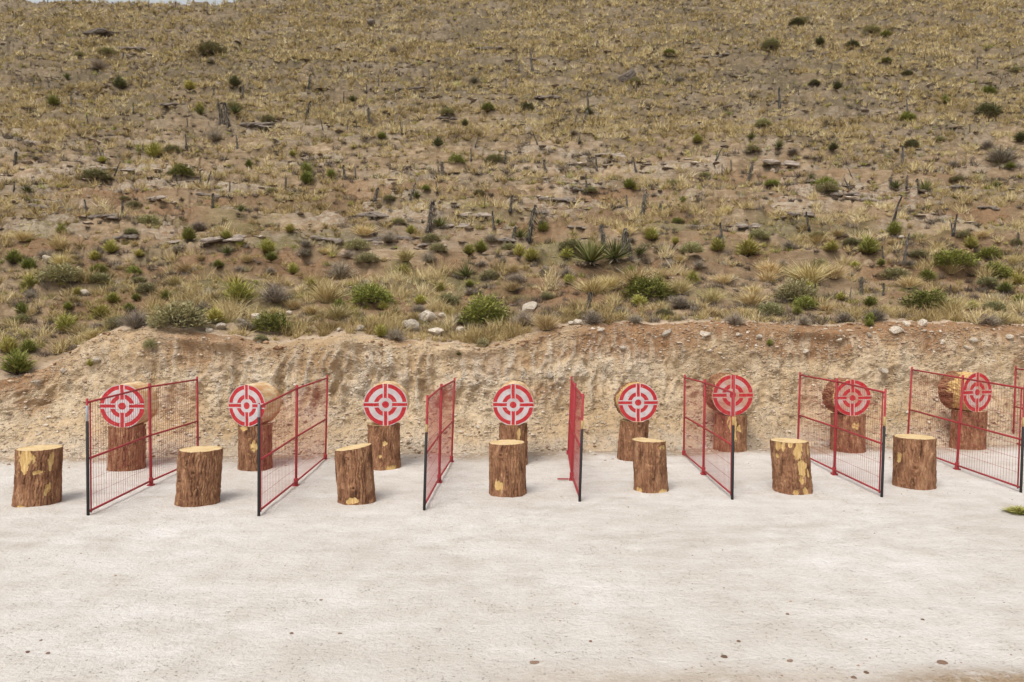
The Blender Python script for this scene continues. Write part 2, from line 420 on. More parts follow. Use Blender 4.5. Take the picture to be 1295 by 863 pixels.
M = dict(ground=mat_ground(), bank=mat_bank(), hill=mat_hill(), rock=mat_rock(), ledge=mat_ledge(), darkledge=mat_ledge('dark_layered_rock', .48), bark=mat_bark(), logbark=mat_bark('log_bark', ((1, .28, 1), (1, .7, 1))), bare=mat_bare_log(), cut=mat_cut(), target=mat_target(), target_worn=mat_target('target_paint_worn', 1.0), dead=mat_dead(),
    red=mat_metal('red_paint', (.33, .026, .034), (.20, .035, .03), .55), black=mat_metal('black_foam', (.018, .018, .018), (.035, .034, .032), .7),
    grey=mat_metal('grey_tape', (.30, .31, .33), (.42, .42, .42), .5), tape=mat_metal('yellow_tape', (.42, .30, .12), (.30, .2, .1), .6),
    straw=mat_leaf('straw', [(0, (.20, .14, .06)), (.35, (.41, .305, .135)), (.7, (.62, .49, .25)), (1, (.75, .65, .42))]),
    olive=mat_leaf('olive_leaf', [(0, (.17, .15, .032)), (.4, (.32, .29, .07)), (.75, (.48, .43, .135)), (1, (.62, .55, .25))]),
    green=mat_leaf('green_leaf', [(0, (.085, .095, .02)), (.45, (.185, .195, .045)), (.8, (.315, .315, .085)), (1, (.47, .44, .16))]),
    dull=mat_leaf('dull_green_leaf', [(0, (.05, .05, .022)), (.45, (.115, .115, .05)), (.8, (.20, .19, .09)), (1, (.31, .28, .15))]),
    sage=mat_leaf('sage_leaf', [(0, (.16, .14, .06)), (.45, (.28, .255, .125)), (.8, (.41, .375, .20)), (1, (.54, .49, .30))]),
    twig=mat_leaf('dry_twig', [(0, (.12, .095, .07)), (.4, (.25, .205, .155)), (.8, (.40, .345, .275)), (1, (.54, .48, .38))]),
    brown=mat_leaf('red_grass', [(0, (.17, .075, .032)), (.4, (.28, .135, .06)), (.8, (.38, .22, .10)), (1, (.46, .33, .16))]),
    yucca=mat_leaf('yucca_leaf', [(0, (.05, .06, .018)), (.4, (.105, .115, .035)), (.75, (.21, .205, .075)), (1, (.42, .37, .17))]),
    skirt=mat_leaf('dead_yucca_leaf', [(0, (.06, .048, .036)), (.5, (.17, .14, .105)), (1, (.38, .32, .23))]),
    stem=mat_leaf('woody_stem', [(0, (.055, .042, .032)), (.6, (.12, .095, .07)), (1, (.2, .16, .12))]),
    rubble=mat_simple_rock('rubble_stone', [(0, (.30, .205, .14)), (.5, (.47, .375, .285)), (1, (.62, .55, .46))]),
    clod=mat_simple_rock('earth_clod', [(0, (.22, .125, .065)), (.6, (.36, .23, .135)), (1, (.52, .41, .29))]),
    hillrubble=mat_simple_rock('hill_stone', [(0, (.17, .13, .105)), (.5, (.33, .26, .205)), (1, (.55, .47, .385))]),
    pebble=mat_simple_rock('brown_pebble', [(0, (.20, .12, .08)), (.5, (.34, .22, .155)), (1, (.42, .30, .23))]))

# ------------------------------------------------------------------ terrain
LIP_PX = [-500, 0, 40, 70, 100, 140, 180, 220, 250, 300, 350, 400, 430, 460, 500, 540, 600, 640, 680, 720, 780, 900, 1000, 1060, 1100, 1200, 1295, 1700]
LIP_Y = [500, 482, 472, 460, 440, 420, 414, 416, 422, 427, 434, 429, 424, 425, 429, 433, 437, 432, 420, 412, 409, 409, 411, 413, 407, 409, 412, 425]
def yb(x): return 10.35 + .078 * x + .10 * vnoise(x * .5, x * 0 + 3.3, 5) + .05 * vnoise(x * 1.7, x * 0 + 1.3, 6)
def px_of(x, D): return CX + F * x / D
def wbank(x):
    p = px_of(x, 11.4)
    return 1.05 + .5 * np.exp(-((p - 90) / 90.0) ** 2) + .12 * vnoise(x * .6, x * 0 + 7.7, 8)
def ylip(x): return yb(x) + wbank(x)
def zlip(x):
    yl = ylip(x); p = px_of(x, yl)
    return CAMH - (np.interp(p, LIP_PX, LIP_Y) - HOR) / F * yl + .05 * fbm(x * 2.2, x * 0 + .5, 21, 4) + .035 * np.maximum(0, vnoise(x * 6.5, x * 0 + .5, 22))
_pd = np.array([0, 9, 11.4, 13, 16, 19, 22, 26, 30, 38, 48, 60, 77, 95, 110, 130, 260])
_pz = np.array([1.0, 1.2, 1.62, 1.93, 2.75, 3.65, 4.62, 5.9, 7.3, 10.4, 14.8, 20.5, 29.3, 39.5, 48.5, 61.5, 147])
_fd = np.linspace(0, 200, 2001); _k = np.hanning(41); _k /= _k.sum()
_fz = np.convolve(np.pad(np.interp(_fd, _pd, _pz), 20, mode='edge'), _k, 'valid')
def prof(D): return np.interp(D, _fd, _fz)
RID_PX = [-900, -200, 0, 50, 120, 200, 260, 330, 400, 480, 620, 900, 2200]
RID_D = [112, 104, 96, 91.8, 91.2, 90.4, 90.4, 92.0, 97, 103, 114, 124, 126]
def hill(x, y):
    x = np.asarray(x, float); y = np.asarray(y, float)
    p = px_of(x, y); Dr = np.interp(p, RID_PX, RID_D)
    z = prof(np.minimum(y, Dr)) - .3 * np.maximum(y - Dr, 0)
    xs = x * 11.4 / np.maximum(y, 11.4); xs = x
    yl = ylip(xs); dl = np.maximum(y - yl, 0)
    z = z + (zlip(xs) - prof(yl)) * np.exp(-dl / 2.4)
    g = sstep(0, 5, dl)
    z = z + g * (.16 * fbm(x * .23, y * .23, 31, 3) * (1 + y / 40) + .07 * fbm(x * .9, y * 1.3, 33, 3))
    led = fbm(x * .32, y * 1.25, 37, 4); z = z + g * .20 * sstep(.02, .13, led) * (1 + y / 60) + g * .10 * sstep(.0, .10, fbm(x * .7, y * 2.6, 43, 3)) * (1 + y / 50)
    z = z + sstep(0, 1.2, dl) * .028 * fbm(x * 4.5, y * 4.5, 39, 3)
    return z

NC = 1150
S = np.linspace(-1, 1, NC)
hs = 1.0
# hill rows
eta = np.concatenate([np.linspace(0, 1, 60)[1:] ** 1.0 * .10, .10 + (np.linspace(0, 1, 380)[1:]) * .90])
def hw(D): return .75 * D + 4.5
rows = []
Xl = S * hw(11.5)
yl = ylip(Xl)
def hill_row(e):
    # e: 0 at the lip, 1 at D=150
    lnD = np.log(yl) + e * (math.log(150.) - np.log(yl))
    D = np.exp(lnD); X = Xl + S * (hw(D) - hw(yl)) * 1.0
    return X, D
HX, HD = zip(*[hill_row(e) for e in np.concatenate([[0], eta])])
HX = np.array(HX); HD = np.array(HD)
HZ = hill(HX, HD)
def soil_masks(X, D):
    dl = D - ylip(X)
    red = sstep(-.12, .22, fbm(X * .28 + 5, D * .55, 51, 3)) * sstep(.3, 1.5, dl) * (1 - sstep(12, 22, dl)) * sstep(14.5, 12.5, D * 0 + 13) 
    rocky = sstep(-.05, .25, fbm(X * .22, D * .5, 53, 4)) * sstep(3, 10, dl)
    grn = sstep(.05, .35, fbm(X * .33 + 9, D * .6, 57, 3)) * sstep(.8, 2.2, dl) * (1 - sstep(7, 14, dl))
    bare = 1 - sstep(.02, .4, dl + .25 * fbm(X * 1.5, D * 1.5, 58, 3))
    mound = np.exp(-((px_of(X, D) - 185) / 60.) ** 2) * (1 - sstep(.7, 1.6, dl)); bare = np.maximum(bare, mound)
    return red, rocky, grn, bare
red_, rocky_, grn_, bare_ = soil_masks(HX, HD)
hillside = mk('hillside', np.stack([HX, HD, HZ], -1), grid_faces(*HX.shape), None, M['hill'], attrs=dict(litter=.35 * sstep(12, 16, HD) * sstep(-.1, .2, fbm(HX * .16, HD * .32, 91, 4)) + .72 * sstep(26, 50, HD), red=red_, rocky=rocky_, green=grn_, bare=bare_))
tag(hillside, kind='structure')

# bank rows
NT_ = 130
T = np.linspace(0, 1, NT_)
tt = [0, .18, .36, .52, .68, .82, .93, 1]
dd = [0, .30, .53, .66, .73, .77, .83, 1]
hh = [-.03, .12, .30, .48, .66, .83, .95, 1]
Dt = np.interp(T, tt, dd)[:, None]; Ht = np.interp(T, tt, hh)[:, None]
XB = np.repeat(Xl[None], NT_, 0); zl = HZ[0]; ybv = yb(Xl)
YB = ybv + (yl - ybv) * Dt; ZB = zl * Ht
arc = Ht * 1.75 + 0 * XB
env = np.sin(np.pi * np.clip(T, 0, 1)) [:, None] ** .6; env[-1] = 0; env[0] = 0
fin = 1 - np.abs(vnoise(XB * 5.2 + .6 * fbm(XB * 2, arc * 3, 61, 2), arc * .9, 62)) * 2
finmask = sstep(.25, .45, Ht) * (1 - sstep(.8, .97, Ht)) * (.25 + .75 * np.exp(-((px_of(XB, 11.2) - 500) / 330.) ** 4))
lump = fbm(XB * 1.4, arc * 1.6, 64, 4); lump2 = fbm(XB * 5, arc * 5, 65, 5, .55)
wd, wc = worley(XB * 11, arc * 14, 66)
cob = np.maximum(0, .55 - wd) * (wc > .45)
wd2, wc2 = worley(XB * 4.5, arc * 6, 67)
cob2 = np.maximum(0, .45 - wd2) * (wc2 > .72)
over = np.exp(-((Ht - .93) / .05) ** 2) * sstep(-.1, .3, fbm(XB * .8, XB * 0 + 2, 68, 2)) * .24
out = env * (.17 * lump + .045 * lump2 + .10 * (fin - .5) * finmask + .035 * cob + .09 * cob2 + .022 * fbm(XB * 19, arc * 24, 69, 3)) + over * env
YB = YB - out; ZB = ZB + out * .35
topsoil = sstep(.70, .84, Ht + .22 * fbm(XB * .8, arc * 1.2, 71, 3)) * sstep(-.35, .15, fbm(XB * .35, arc * .3, 72, 2) + .05)
topsoil = np.maximum(topsoil, .8 * sstep(.1, .35, fbm(XB * .7 + 4, arc * 1.3, 73, 3)) * sstep(.3, .5, Ht))
topsoil = topsoil * (1 - .85 * np.exp(-((px_of(XB, 11.2) - 150) / 85.) ** 4))
dust = (1 - sstep(.03, .2, Ht + .12 * fbm(XB * 1.3, arc, 74, 2))) * .7 + .7 * sstep(.1, .5, fbm(XB * .6 + 2, arc * 1.5, 75, 3)) * (1 - sstep(.55, .8, Ht))
bank = mk('earth_bank', np.stack([XB, YB, ZB], -1), grid_faces(NT_, NC), None, M['bank'], attrs=dict(face=sstep(.22, .4, Ht) * (1 - sstep(.86, .97, Ht)) + 0 * XB, topsoil=np.clip(topsoil, 0, 1), dust=np.clip(np.maximum(dust, .8 * sstep(.55, .9, fin) * finmask), 0, 1)))
tag(bank, kind='structure')

# yard
gx = np.concatenate([np.linspace(-160, -9, 20)[:-1], np.arange(-9, 9.01, .034), np.linspace(9, 160, 20)[1:]])
gy = np.concatenate([np.linspace(-160, 2.2, 20)[:-1], np.arange(2.2, 11.6, .03), np.linspace(11.7, 14, 4)])
def gz(x, y):
    near = sstep(12, 8, np.abs(x)) * sstep(0, 2.5, y)
    return near * (.018 * fbm(x * .5, y * .5, 81, 3) + .010 * fbm(x * 2.6, y * 2.6, 82, 3) + .006 * np.abs(fbm(x * 8, y * 8, 83, 3)) + .03 * sstep(9.2, 10.6, y + .25 * vnoise(x, y, 84)) )
GX, GY = np.meshgrid(gx, gy)
GZ = gz(GX, GY)
pc = on_ground(1235, 868)
soil = np.exp(-(((GX - pc[0] - .1) / .62) ** 2 + ((GY - pc[1] + .02) / .20) ** 2) ** 1.4)
soil = np.maximum(soil, .55 * np.exp(-(((GX - .9) / .9) ** 2 + ((GY - 3.85) / .16) ** 2)))
soil = np.maximum(soil, .9 * sstep(-.55, .05, GY - yb(GX) + .45 * fbm(GX * 1.1, GY * 1.6, 86, 4)))
GZ = GZ + .02 * np.exp(-(((GX - pc[0]) / .5) ** 2 + ((GY - pc[1]) / .2) ** 2)) * (1 + fbm(GX * 9, GY * 9, 85, 3))
track = np.zeros_like(GX)
for cx_, cy_, rad in ((-1.5, 22.5, 16.2), (-1.5, 22.5, 16.42), (5.5, -6.0, 12.6), (5.5, -6.0, 12.85), (-6.5, 16, 10.9), (-6.5, 16, 11.12)):
    dr = np.abs(np.hypot(GX - cx_, GY - cy_) + .05 * fbm(GX * .6, GY * .6, 88, 2) - rad)
    track = np.maximum(track, (1 - sstep(.03, .10, dr)) * sstep(.0, .3, fbm(GX * .5 + cx_, GY * .5, 89, 3)))
track *= sstep(9, 8.3, GY)
ground = mk('ground', np.stack([GX, GY, GZ], -1), grid_faces(*GX.shape), None, M['ground'], attrs=dict(soil=soil, track=track))
tag(ground, kind='structure')

def on_hill(px, py):
    d = ray(px, py)
    y = np.exp(np.linspace(math.log(11.2), math.log(130), 5000))
    x = d[0] / d[1] * y; z = CAMH + d[2] / d[1] * y
    hz = hill(x, y); ok = (hz >= z) & (y > ylip(x))
    i = int(np.argmax(ok)) if ok.any() else len(y) - 1
    return np.array([x[i], y[i], hz[i]])

def on_bank(px, py):
    d = ray(px, py); best = None
    P = np.stack([XB, YB, ZB], -1)[::2, ::2].reshape(-1, 3)
    v = P - np.array([0, 0, CAMH]); c = v[:, 0] * 0
    dn = d / np.linalg.norm(d); tpar = v @ dn; perp = np.linalg.norm(v - tpar[:, None] * dn, axis=1)
    return P[np.argmin(perp)]

# ------------------------------------------------------------------ stumps and logs
def log_surface(h, r, seed, peels=(), nth=220, nz=96, flare=.05, oval=0., furrow=.0125, lump=.05, knots=()):
    th = np.arange(nth) * 2 * math.pi / nth; zz = np.linspace(0, h, nz)
    TH, Z = np.meshgrid(th, zz)
    cx, cy = np.cos(TH), np.sin(TH)
    def per(fx, fz, sd, o=3):                       # noise that closes round the trunk
        return .5 * (fbm(cx * fx + 40, Z * fz + cy * fx, sd, o) + fbm(cy * fx + 11, Z * fz - cx * fx, sd + 3, o))
    rr = r * (1 + lump * 1.6 * per(.9, 1.2, seed, 3)) * (1 + oval * np.cos(2 * TH)) * (1 + flare * np.exp(-Z / (.18 * h)))
    w = TH * r / .03 + 1.3 * fbm(cx * 2 + 5, Z * 9 + cy * 2, seed + 7, 2)
    n_per = round(2 * math.pi * r / .03); wrapped = TH / (2 * math.pi) * n_per + 1.2 * per(2.2, 9, seed + 7, 2)
    cell = np.abs((wrapped % 1.0) - .5) * 2          # 1 at a furrow
    along = fbm(np.floor(wrapped) * 3.7, Z * 11, seed + 9, 2)
    fur = sstep(.62, .98, cell) * (1 - .6 * sstep(.05, .4, along)) + .5 * sstep(.25, .5, np.abs(along))
    peel = np.zeros_like(TH)
    front = ((TH + math.pi / 2 + math.pi) % (2 * math.pi)) - math.pi    # 0 faces the camera, + to the right
    for (a, z0, da, dz) in peels:
        d = np.sqrt(((front - R(a)) / R(da)) ** 2 + ((Z / h - z0) / dz) ** 2)
        peel = np.maximum(peel, 1 - sstep(.15, 1.75, d + 1.1 * per(5, 9, seed + 13, 4)))
    disp = furrow * (per(5, 6, seed + 15, 3) * 1.0 - fur) + .006 * per(11, 20, seed + 16, 2)
    disp = disp * (1 - .8 * peel) - .010 * peel
    for (a, z0, s) in knots:
        d2 = ((front - R(a)) * r / s) ** 2 + ((Z - z0 * h) / s) ** 2
        disp = disp + .022 * np.exp(-d2) - .03 * np.exp(-d2 * 7)
    rr = rr + disp
    return rr, TH, Z, peel

def disc(name, ring, mat, parent, normal_jit=.002, inner=14, seed=0, uv=None):
    """a cut face filling a closed ring of points; concentric rows"""
    ring = np.asarray(ring); c = ring.mean(0); k = len(ring)
    fr = np.linspace(1, .04, inner)
    V = np.concatenate([c + (ring - c) * f for f in fr] + [[c]])
    rad = np.concatenate([np.full(k, f) for f in fr] + [[0.]])
    ax = np.cross(ring[k // 4] - c, ring[0] - c); ax /= np.linalg.norm(ax)
    V = V + ax * (normal_jit * fbm(V[:, 0] * 22 + V[:, 1] * 7, V[:, 2] * 22 + V[:, 1] * 19, seed, 3) * (rad < .99))[:, None]
    Q = grid_faces(inner, k, True)
    i = np.arange(k); b = (inner - 1) * k
    Tt = np.stack([b + i, b + (i + 1) % k, np.full(k, inner * k)], 1)
    o = mk(name, V, Q, Tt, mat, parent, True, attrs=dict(rad=rad))
    if uv is not None:
        me = o.data; ul = me.uv_layers.new(name='UVMap')
        idx = np.zeros(len(me.loops), np.int32); me.loops.foreach_get('vertex_index', idx)
        ul.data.foreach_set('uv', uv(V)[idx].astype(np.float32).ravel())
    return o

def stump(name, label, pxl, pxr, pyb, pyt, topl, topr, seed, peels=(), slope=0., group=None, knots=(), chip=0):
    """pxl..pxr is the foot, topl..topr the cut top, pyb the lowest front edge and pyt the middle of the top"""
    f = on_ground((pxl + pxr) / 2, pyb)
    r = ((pxr - pxl) + (topr - topl)) / 4 / F * (f[1]) / 1.105
    f = on_ground((pxl + pxr) / 2, pyb); D = f[1] + r
    r = r * D / f[1]
    base = np.array([f[0] * D / f[1], D, 0])
    top = at_depth((topl + topr) / 2, pyt, D)
    h = top[2] + .008; dx = top[0] - base[0]
    root = thing(name, label, 'stump', (base[0], base[1], -.008), 0, group)
    rr, TH, Z, peel = log_surface(h, r, seed, peels, knots=knots)
    k = Z / h
    X = rr * np.cos(TH) + dx * k; Y = rr * np.sin(TH)
    Zz = Z * (1 + (slope * X) / h)
    if chip: Zz = Zz - chip * sstep(.85, 1, k) * sstep(0.2, .9, np.cos(TH - .6))
    Zz = Zz + .004 * k * fbm(np.cos(TH) * 4, np.sin(TH) * 4, seed + 2, 2)
    V = np.stack([X, Y, Zz], -1)
    mk('bark', V, grid_faces(V.shape[0], V.shape[1], True), None, M['bark'], root, attrs=dict(peel=peel))
    disc('cut_top', V[-1], M['cut'], root, .003, 14, seed)
    return root, h - .008, base, r

FR = 'log stumps standing in the front row'
front = [
 ('wide front stump with a big peeled yellow patch below its cut top, far left', 17.5, 77, 642, 566.5, 21, 78.5, 101, [(-8, .90, 24, .22), (-5, .70, 15, .1), (30, .62, 14, .04), (62, .8, 9, .16), (55, .3, 8, .10), (-70, .4, 6, .1), (-10, .02, 12, .03)], .0, [(50, .35, .05)], 0),
 ('front stump with a clean flat top standing between first and second red fence panels', 220.5, 279.5, 642, 568, 225.5, 282, 102, [], .0, [(5, .62, .04)], 0),
 ('front stump leaning left with its slanted top, third from the left', 425, 477.5, 638.5, 565, 422, 471.5, 103, [(2, .08, 20, .06)], .16, [(4, .3, .035), (-12, .87, .02)], 0),
 ('front stump directly before the fourth target, with a pale scar near its foot', 617, 667.5, 629.5, 559.5, 616, 666, 104, [(-32, .24, 16, .10)], .02, [(-20, .8, .035)], 0),
 ('front stump with a chipped yellow rim, overlapping the rear stump of the fifth target', 800, 846.5, 624.5, 556.5, 797, 843.5, 105, [(35, .05, 25, .05), (-55, .06, 12, .08), (50, .9, 20, .05)], -.02, [(30, .75, .03)], .012),
 ('front stump mottled with many yellow peeled bark patches down its front', 977, 1028, 625, 557, 972, 1024.5, 106, [(8, .86, 15, .2), (14, .52, 16, .17), (12, .28, 10, .1), (-50, .93, 22, .1), (-18, .96, 10, .06), (20, .06, 11, .09), (-12, .04, 9, .05), (38, .4, 6, .1), (60, .25, 10, .2), (52, .86, 10, .12), (-62, .72, 7, .05)], .0, [], .006),
 ('front stump with a smooth pale top before the seventh fence panel, far right', 1128, 1183, 620, 552.5, 1130, 1183.5, 107, [(-72, .6, 8, .1)], .0, [(-25, .42, .05), (30, .7, .02)], 0),
]
for (lab, a, b, pb, pt, ta, tb, sd, pe, sl, kn, ch) in front:
    stump('log_stump', lab, a, b, pb, pt, ta, tb, sd, pe, sl, FR, kn, ch)

RE = 'upright logs carrying the targets'
ordn = 'first second third fourth fifth sixth seventh eighth ninth tenth eleventh twelfth thirteenth fourteenth fifteenth sixteenth'.split()
rear = [
 (136, 184, 597, 538, 138, 185, 201, [], 0, ()),
 (300, 345.5, 597, 537, 300, 345, 202, [(12, .55, 12, .12), (-30, .95, 25, .05)], 0, [(10, .5, .04)]),
 (464, 508.5, 595, 536, 463.5, 507.5, 203, [(35, .05, 22, .07), (-5, .32, 7, .05), (12, .6, 8, .06)], .0, ()),
 (629, 669, 591, 535.5, 629, 669, 204, [(25, .8, 10, .13)], 0, ()),
 (778, 818, 585, 531.5, 783, 822, 205, [], 0, [(10, .93, .05)]),
 (901, 945, 575.5, 524, 902, 946, 206, [(-8, .8, 17, .3), (-2, .5, 12, .2), (18, .68, 8, .1)], 0, ()),
 (1050, 1094.5, 576.5, 524, 1050, 1094.5, 207, [(5, .75, 16, .08)], 0, ()),
 (1201, 1246, 573, 519, 1204.5, 1248, 208, [], 0, ()),
]
rlab = ['reddish upright log holding the first target, behind the leftmost fence panel',
 'upright log under the second target with a small yellow peeled scar',
 'upright log under the third target, with flaking yellow bark at its foot',
 'upright log under the fourth target, half hidden by the front stump',
 'upright log under the fifth target, leaning slightly to the right',
 'upright log under the sixth target with a long peeled yellow streak',
 'upright log under the seventh target, seen through red wire mesh',
 'dark furrowed upright log under the eighth target, far right']
# face: centre x, centre y, half width, half height (pixels), length, yaw, kind of side
faces = [(154.5, 512, 29, 25.8, .38, 0, 'bare'), (312, 512.5, 25, 25.2, .38, R(-12), 'bare'), (487.5, 512, 27.3, 26, .45, R(4), 'bare'), (649, 511.5, 26.3, 24.8, .45, R(-3), 'bare'),
 (807, 509.5, 25.2, 24.3, .32, R(3), 'mixed'), (927, 498.5, 26, 25.2, .45, R(3), 'bark'), (1078, 503.5, 24.8, 23.2, .34, R(5), 'bark'), (1236, 496, 22.2, 23.8, .42, R(16), 'mixed')]
flab = ['red and white ring target painted on a wide pale log, leftmost of the row',
 'ring target on a log with an orange peeled side, crossed by a fence post',
 'bright ring target with a chipped right rim, third from the left',
 'ring target straight behind the front stump near the middle, fourth from left',
 'ring target with chipped red edge on upper right, fifth from left',
 'ring target on a dark barked log with the fence post across its centre',
 'dull ring target behind red mesh on a log with rough grey bark',
 'ring target turned slightly away, on a log with yellow bare side, far right']
for i in range(8):
    a, b, pb, pt, ta, tb, sd, pe, sl, kn = rear[i]
    root, h, base, r = stump('log_pedestal', rlab[i], a, b, pb, pt, ta, tb, sd, pe, sl, RE, kn)
    fx, fy, fw, fh, L, yaw, side = faces[i]
    yf = base[1] - r + .03
    c = at_depth(fx, fy, yf)
    rx = fw / F * yf / max(.8, math.cos(yaw + math.atan2(-c[0], yf) * .0)); rz = max(.12, c[2] - h + .006)
    rz = min(rz, fh / F * yf * 1.06)
    c[2] = h - .006 + rz
    t = thing('target_log', flab[i], 'target', (c[0], c[1], c[2] - rz), yaw, 'round painted targets on upright logs')
    rr, TH, Z, peel = log_surface(L, 1.0, 300 + i, (), 160, 60, 0, .015 * (i % 3 - 1), .0, .045 if side != 'bark' else .055)
    fur = log_surface(L, .25, 400 + i, (), 160, 60, 0, 0, .02 if side != 'bare' else .002, 0)[0] - .25
    prof_r = rr - 0
    k = Z / L
    X = (rx * prof_r + fur * sstep(0, .08, k)) * np.cos(TH); Zv = (rz * prof_r + fur * sstep(0, .08, k)) * np.sin(TH)
    V = np.stack([X, Z, Zv + rz], -1)
    if side == 'bare': pl = np.full(TH.shape, 1.0)
    elif side == 'mixed': pl = 1 - sstep(-.1, .25, k - .45 + .5 * fbm(np.cos(TH) * 2 + 9, k * 2 + np.sin(TH) * 2, 500 + i, 3))
    else: pl = 1 - sstep(.05, .16, k + .1 * fbm(np.cos(TH) * 3, np.sin(TH) * 3, 510 + i, 2))
    mk('log_side', V, grid_faces(60, 160, True)[:, ::-1], None, M['bare'] if side == 'bare' else M['logbark'], t, attrs=dict(peel=pl))
    fc = V[0].mean(0)
    fo = disc('painted_face', V[0][::-1] + np.array([0, -.001, 0]), M['target_worn' if i > 4 else 'target'], t, .0015, 16, 600 + i,
         uv=lambda W, fc=fc, rx=rx, rz=rz: np.stack([.5 + .5 * (W[:, 0] - fc[0]) / (rx * .985), .5 + .5 * (W[:, 2] - fc[2]) / (rz * .985)], 1))
    disc('cut_end', V[-1], M['cut'], t, .002, 8, 620 + i)

# ------------------------------------------------------------------ fence panels
panels = [  # front bottom/top, mid bottom/top, back bottom/top, collar low/high, collar material, label
 ((111.5, 654), (110, 504), (191, 614), (189, 485), (250.5, 587), (249.3, 476.5), 533, 513, 'grey', 'red mesh fence panel before the first target, leftmost, with a grey taped post'),
 ((327.3, 653), (327.5, 510), (374.3, 615), (375.5, 487), (411.5, 583), (414, 474.5), 528, 511, 'grey', 'red mesh fence panel right of the second target, its grey taped post crossing the rings'),
 ((536.5, 645.5), (540.5, 500), (555.5, 610), (558.3, 485.5), (571, 585), (575, 478), 547, 537, 'tape', 'red mesh fence panel seen nearly edge on, between third and fourth targets'),
 ((733, 635), (737.5, 498), (723, 607), (727.5, 485), (718.5, 578), (723, 476), 543, 532, 'tape', 'red mesh fence panel seen almost fully edge on, with a foot bar sticking out left'),
 ((926, 632), (928.3, 474), (889.5, 600), (891.5, 480), (864.8, 578), (866, 474), 538, 527, 'tape', 'red mesh fence panel before the sixth target, its black post across the pedestal'),
 ((1115, 629), (1120, 492), (1055, 600), (1058.5, 478.5), (1008.5, 577), (1012, 471), 539, 527, 'tape', 'red mesh fence panel before the seventh target, angled to the right'),
 ((1291, 623), (1296, 487), (1210, 594), (1218, 474.5), (1147, 570), (1153.5, 464), 540, 528, 'tape', 'red mesh fence panel across the eighth target, its front post at the frame edge'),
 ((1440, 619), (1449, 482), (1351, 590), (1360, 471), (1281, 563.5), (1284.8, 463), 533, 522, 'tape', 'red mesh fence panel at the far right edge, only its rear post and rails showing'),
]
for (fb, ft, mb_, mt, bb, bt, c0, c1, cm, lab) in panels:
    Pf = on_ground(*fb); Pm = on_ground(*mb_); Pb = on_ground(*bb)
    Tf = at_depth(*ft, Pf[1]); Tm = at_depth(*mt, Pm[1]); Tb = at_depth(*bt, Pb[1])
    ax = Pb - Pf; ax /= np.linalg.norm(ax); nx = np.array([ax[1], -ax[0], 0])
    root = thing('fence_panel', lab, 'fence panel', tuple(Pf), 0, 'red mesh fence panels between the throwing lanes')
    o = Pf
    up = lambda A, B, f: A + (B - A) * f - o
    def post(A, B, rad, nm, mat, f0=0, f1=1, k=12):
        b = MB(); b.tube(up(A, B, f0), up(A, B, f1), rad, k); return b.build(nm, mat, root)
    post(Pf, Tf, .0105, 'end_post', M['red'])
    post(Pm, Tm, .0150, 'middle_post', M['red'])
    post(Pb, Tb, .0125, 'end_post', M['red'])
    fz = lambda py: (at_depth(ft[0], py, Pf[1])[2]) / Tf[2]
    post(Pf, Tf, .0135, 'post_sleeve', M['black'], .0, fz(c0), 14)
    post(Pf, Tf, .0125, 'tape_band', M[cm], fz(c0) + .002, fz(c1), 14)
    # plates under the middle and rear posts
    for (A, nm) in ((Pm, 'foot_plate'), (Pb, 'foot_plate')):
        b = MB(); q = A - o; ang = math.atan2(ax[1], ax[0])
        b.box((q[0] - .035, q[1] - .03, -.01), (q[0] + .035, q[1] + .03, .014), ang, q); b.tube(q + [0, 0, .012], q + [0, 0, .085], .023, 12)
        if lab.endswith('left') and A is Pm: b.box((q[0] - .16, q[1] - .008, .004), (q[0] - .036, q[1] + .008, .016))
        b.build(nm, M['red'], root, False)
    lo, md, hi = .045, .49, .965
    ends = [(Pf, Tf), (Pm, Tm), (Pb, Tb)]
    hf = min(1.0, (Tm[2] * 1.0) / Tf[2]) if Tf[2] > Tm[2] * 1.08 else 1.0
    def P(seg, u, f):      # point on panel: seg 0 front half, 1 back half
        (A, B), (C_, D_) = ends[seg], ends[seg + 1]
        fa = f * hf if seg == 0 else f
        p = A + (B - A) * fa; q = C_ + (D_ - C_) * f
        return p + (q - p) * u - o
    gap = .055
    L0 = np.linalg.norm(Pm - Pf); L1 = np.linalg.norm(Pb - Pm)
    u0 = gap / L0
    for f in (lo, md, hi):
        b = MB()
        b.tube(P(0, .0, f), P(0, 1, f), .0105, 8); b.tube(P(1, 0, f), P(1, 1, f), .0105, 8)
        b.build('rail', M['red'], root)
    b = MB(); b.tube(P(0, u0, lo - .02), P(0, u0, hi), .0075, 8); b.build('frame_bar', M['red'], root)
    b = MB()
    for seg, Ln, us in ((0, L0, u0), (1, L1, 0)):
        n = max(6, int(Ln / .052))
        for i in range(1, n):
            u = us + (1 - us) * i / n
            jit = .0022 * math.sin(i * 12.9 + seg)
            b.tube(P(seg, u + jit, lo), P(seg, u - jit, hi), .0015, 4)
        for j in range(1, 7):
            f = lo + (hi - lo) * j / 7.0
            b.tube(P(seg, us, f), P(seg, 1, f), .0015, 4)
    b.build('wire_mesh', M['red'], root, False)

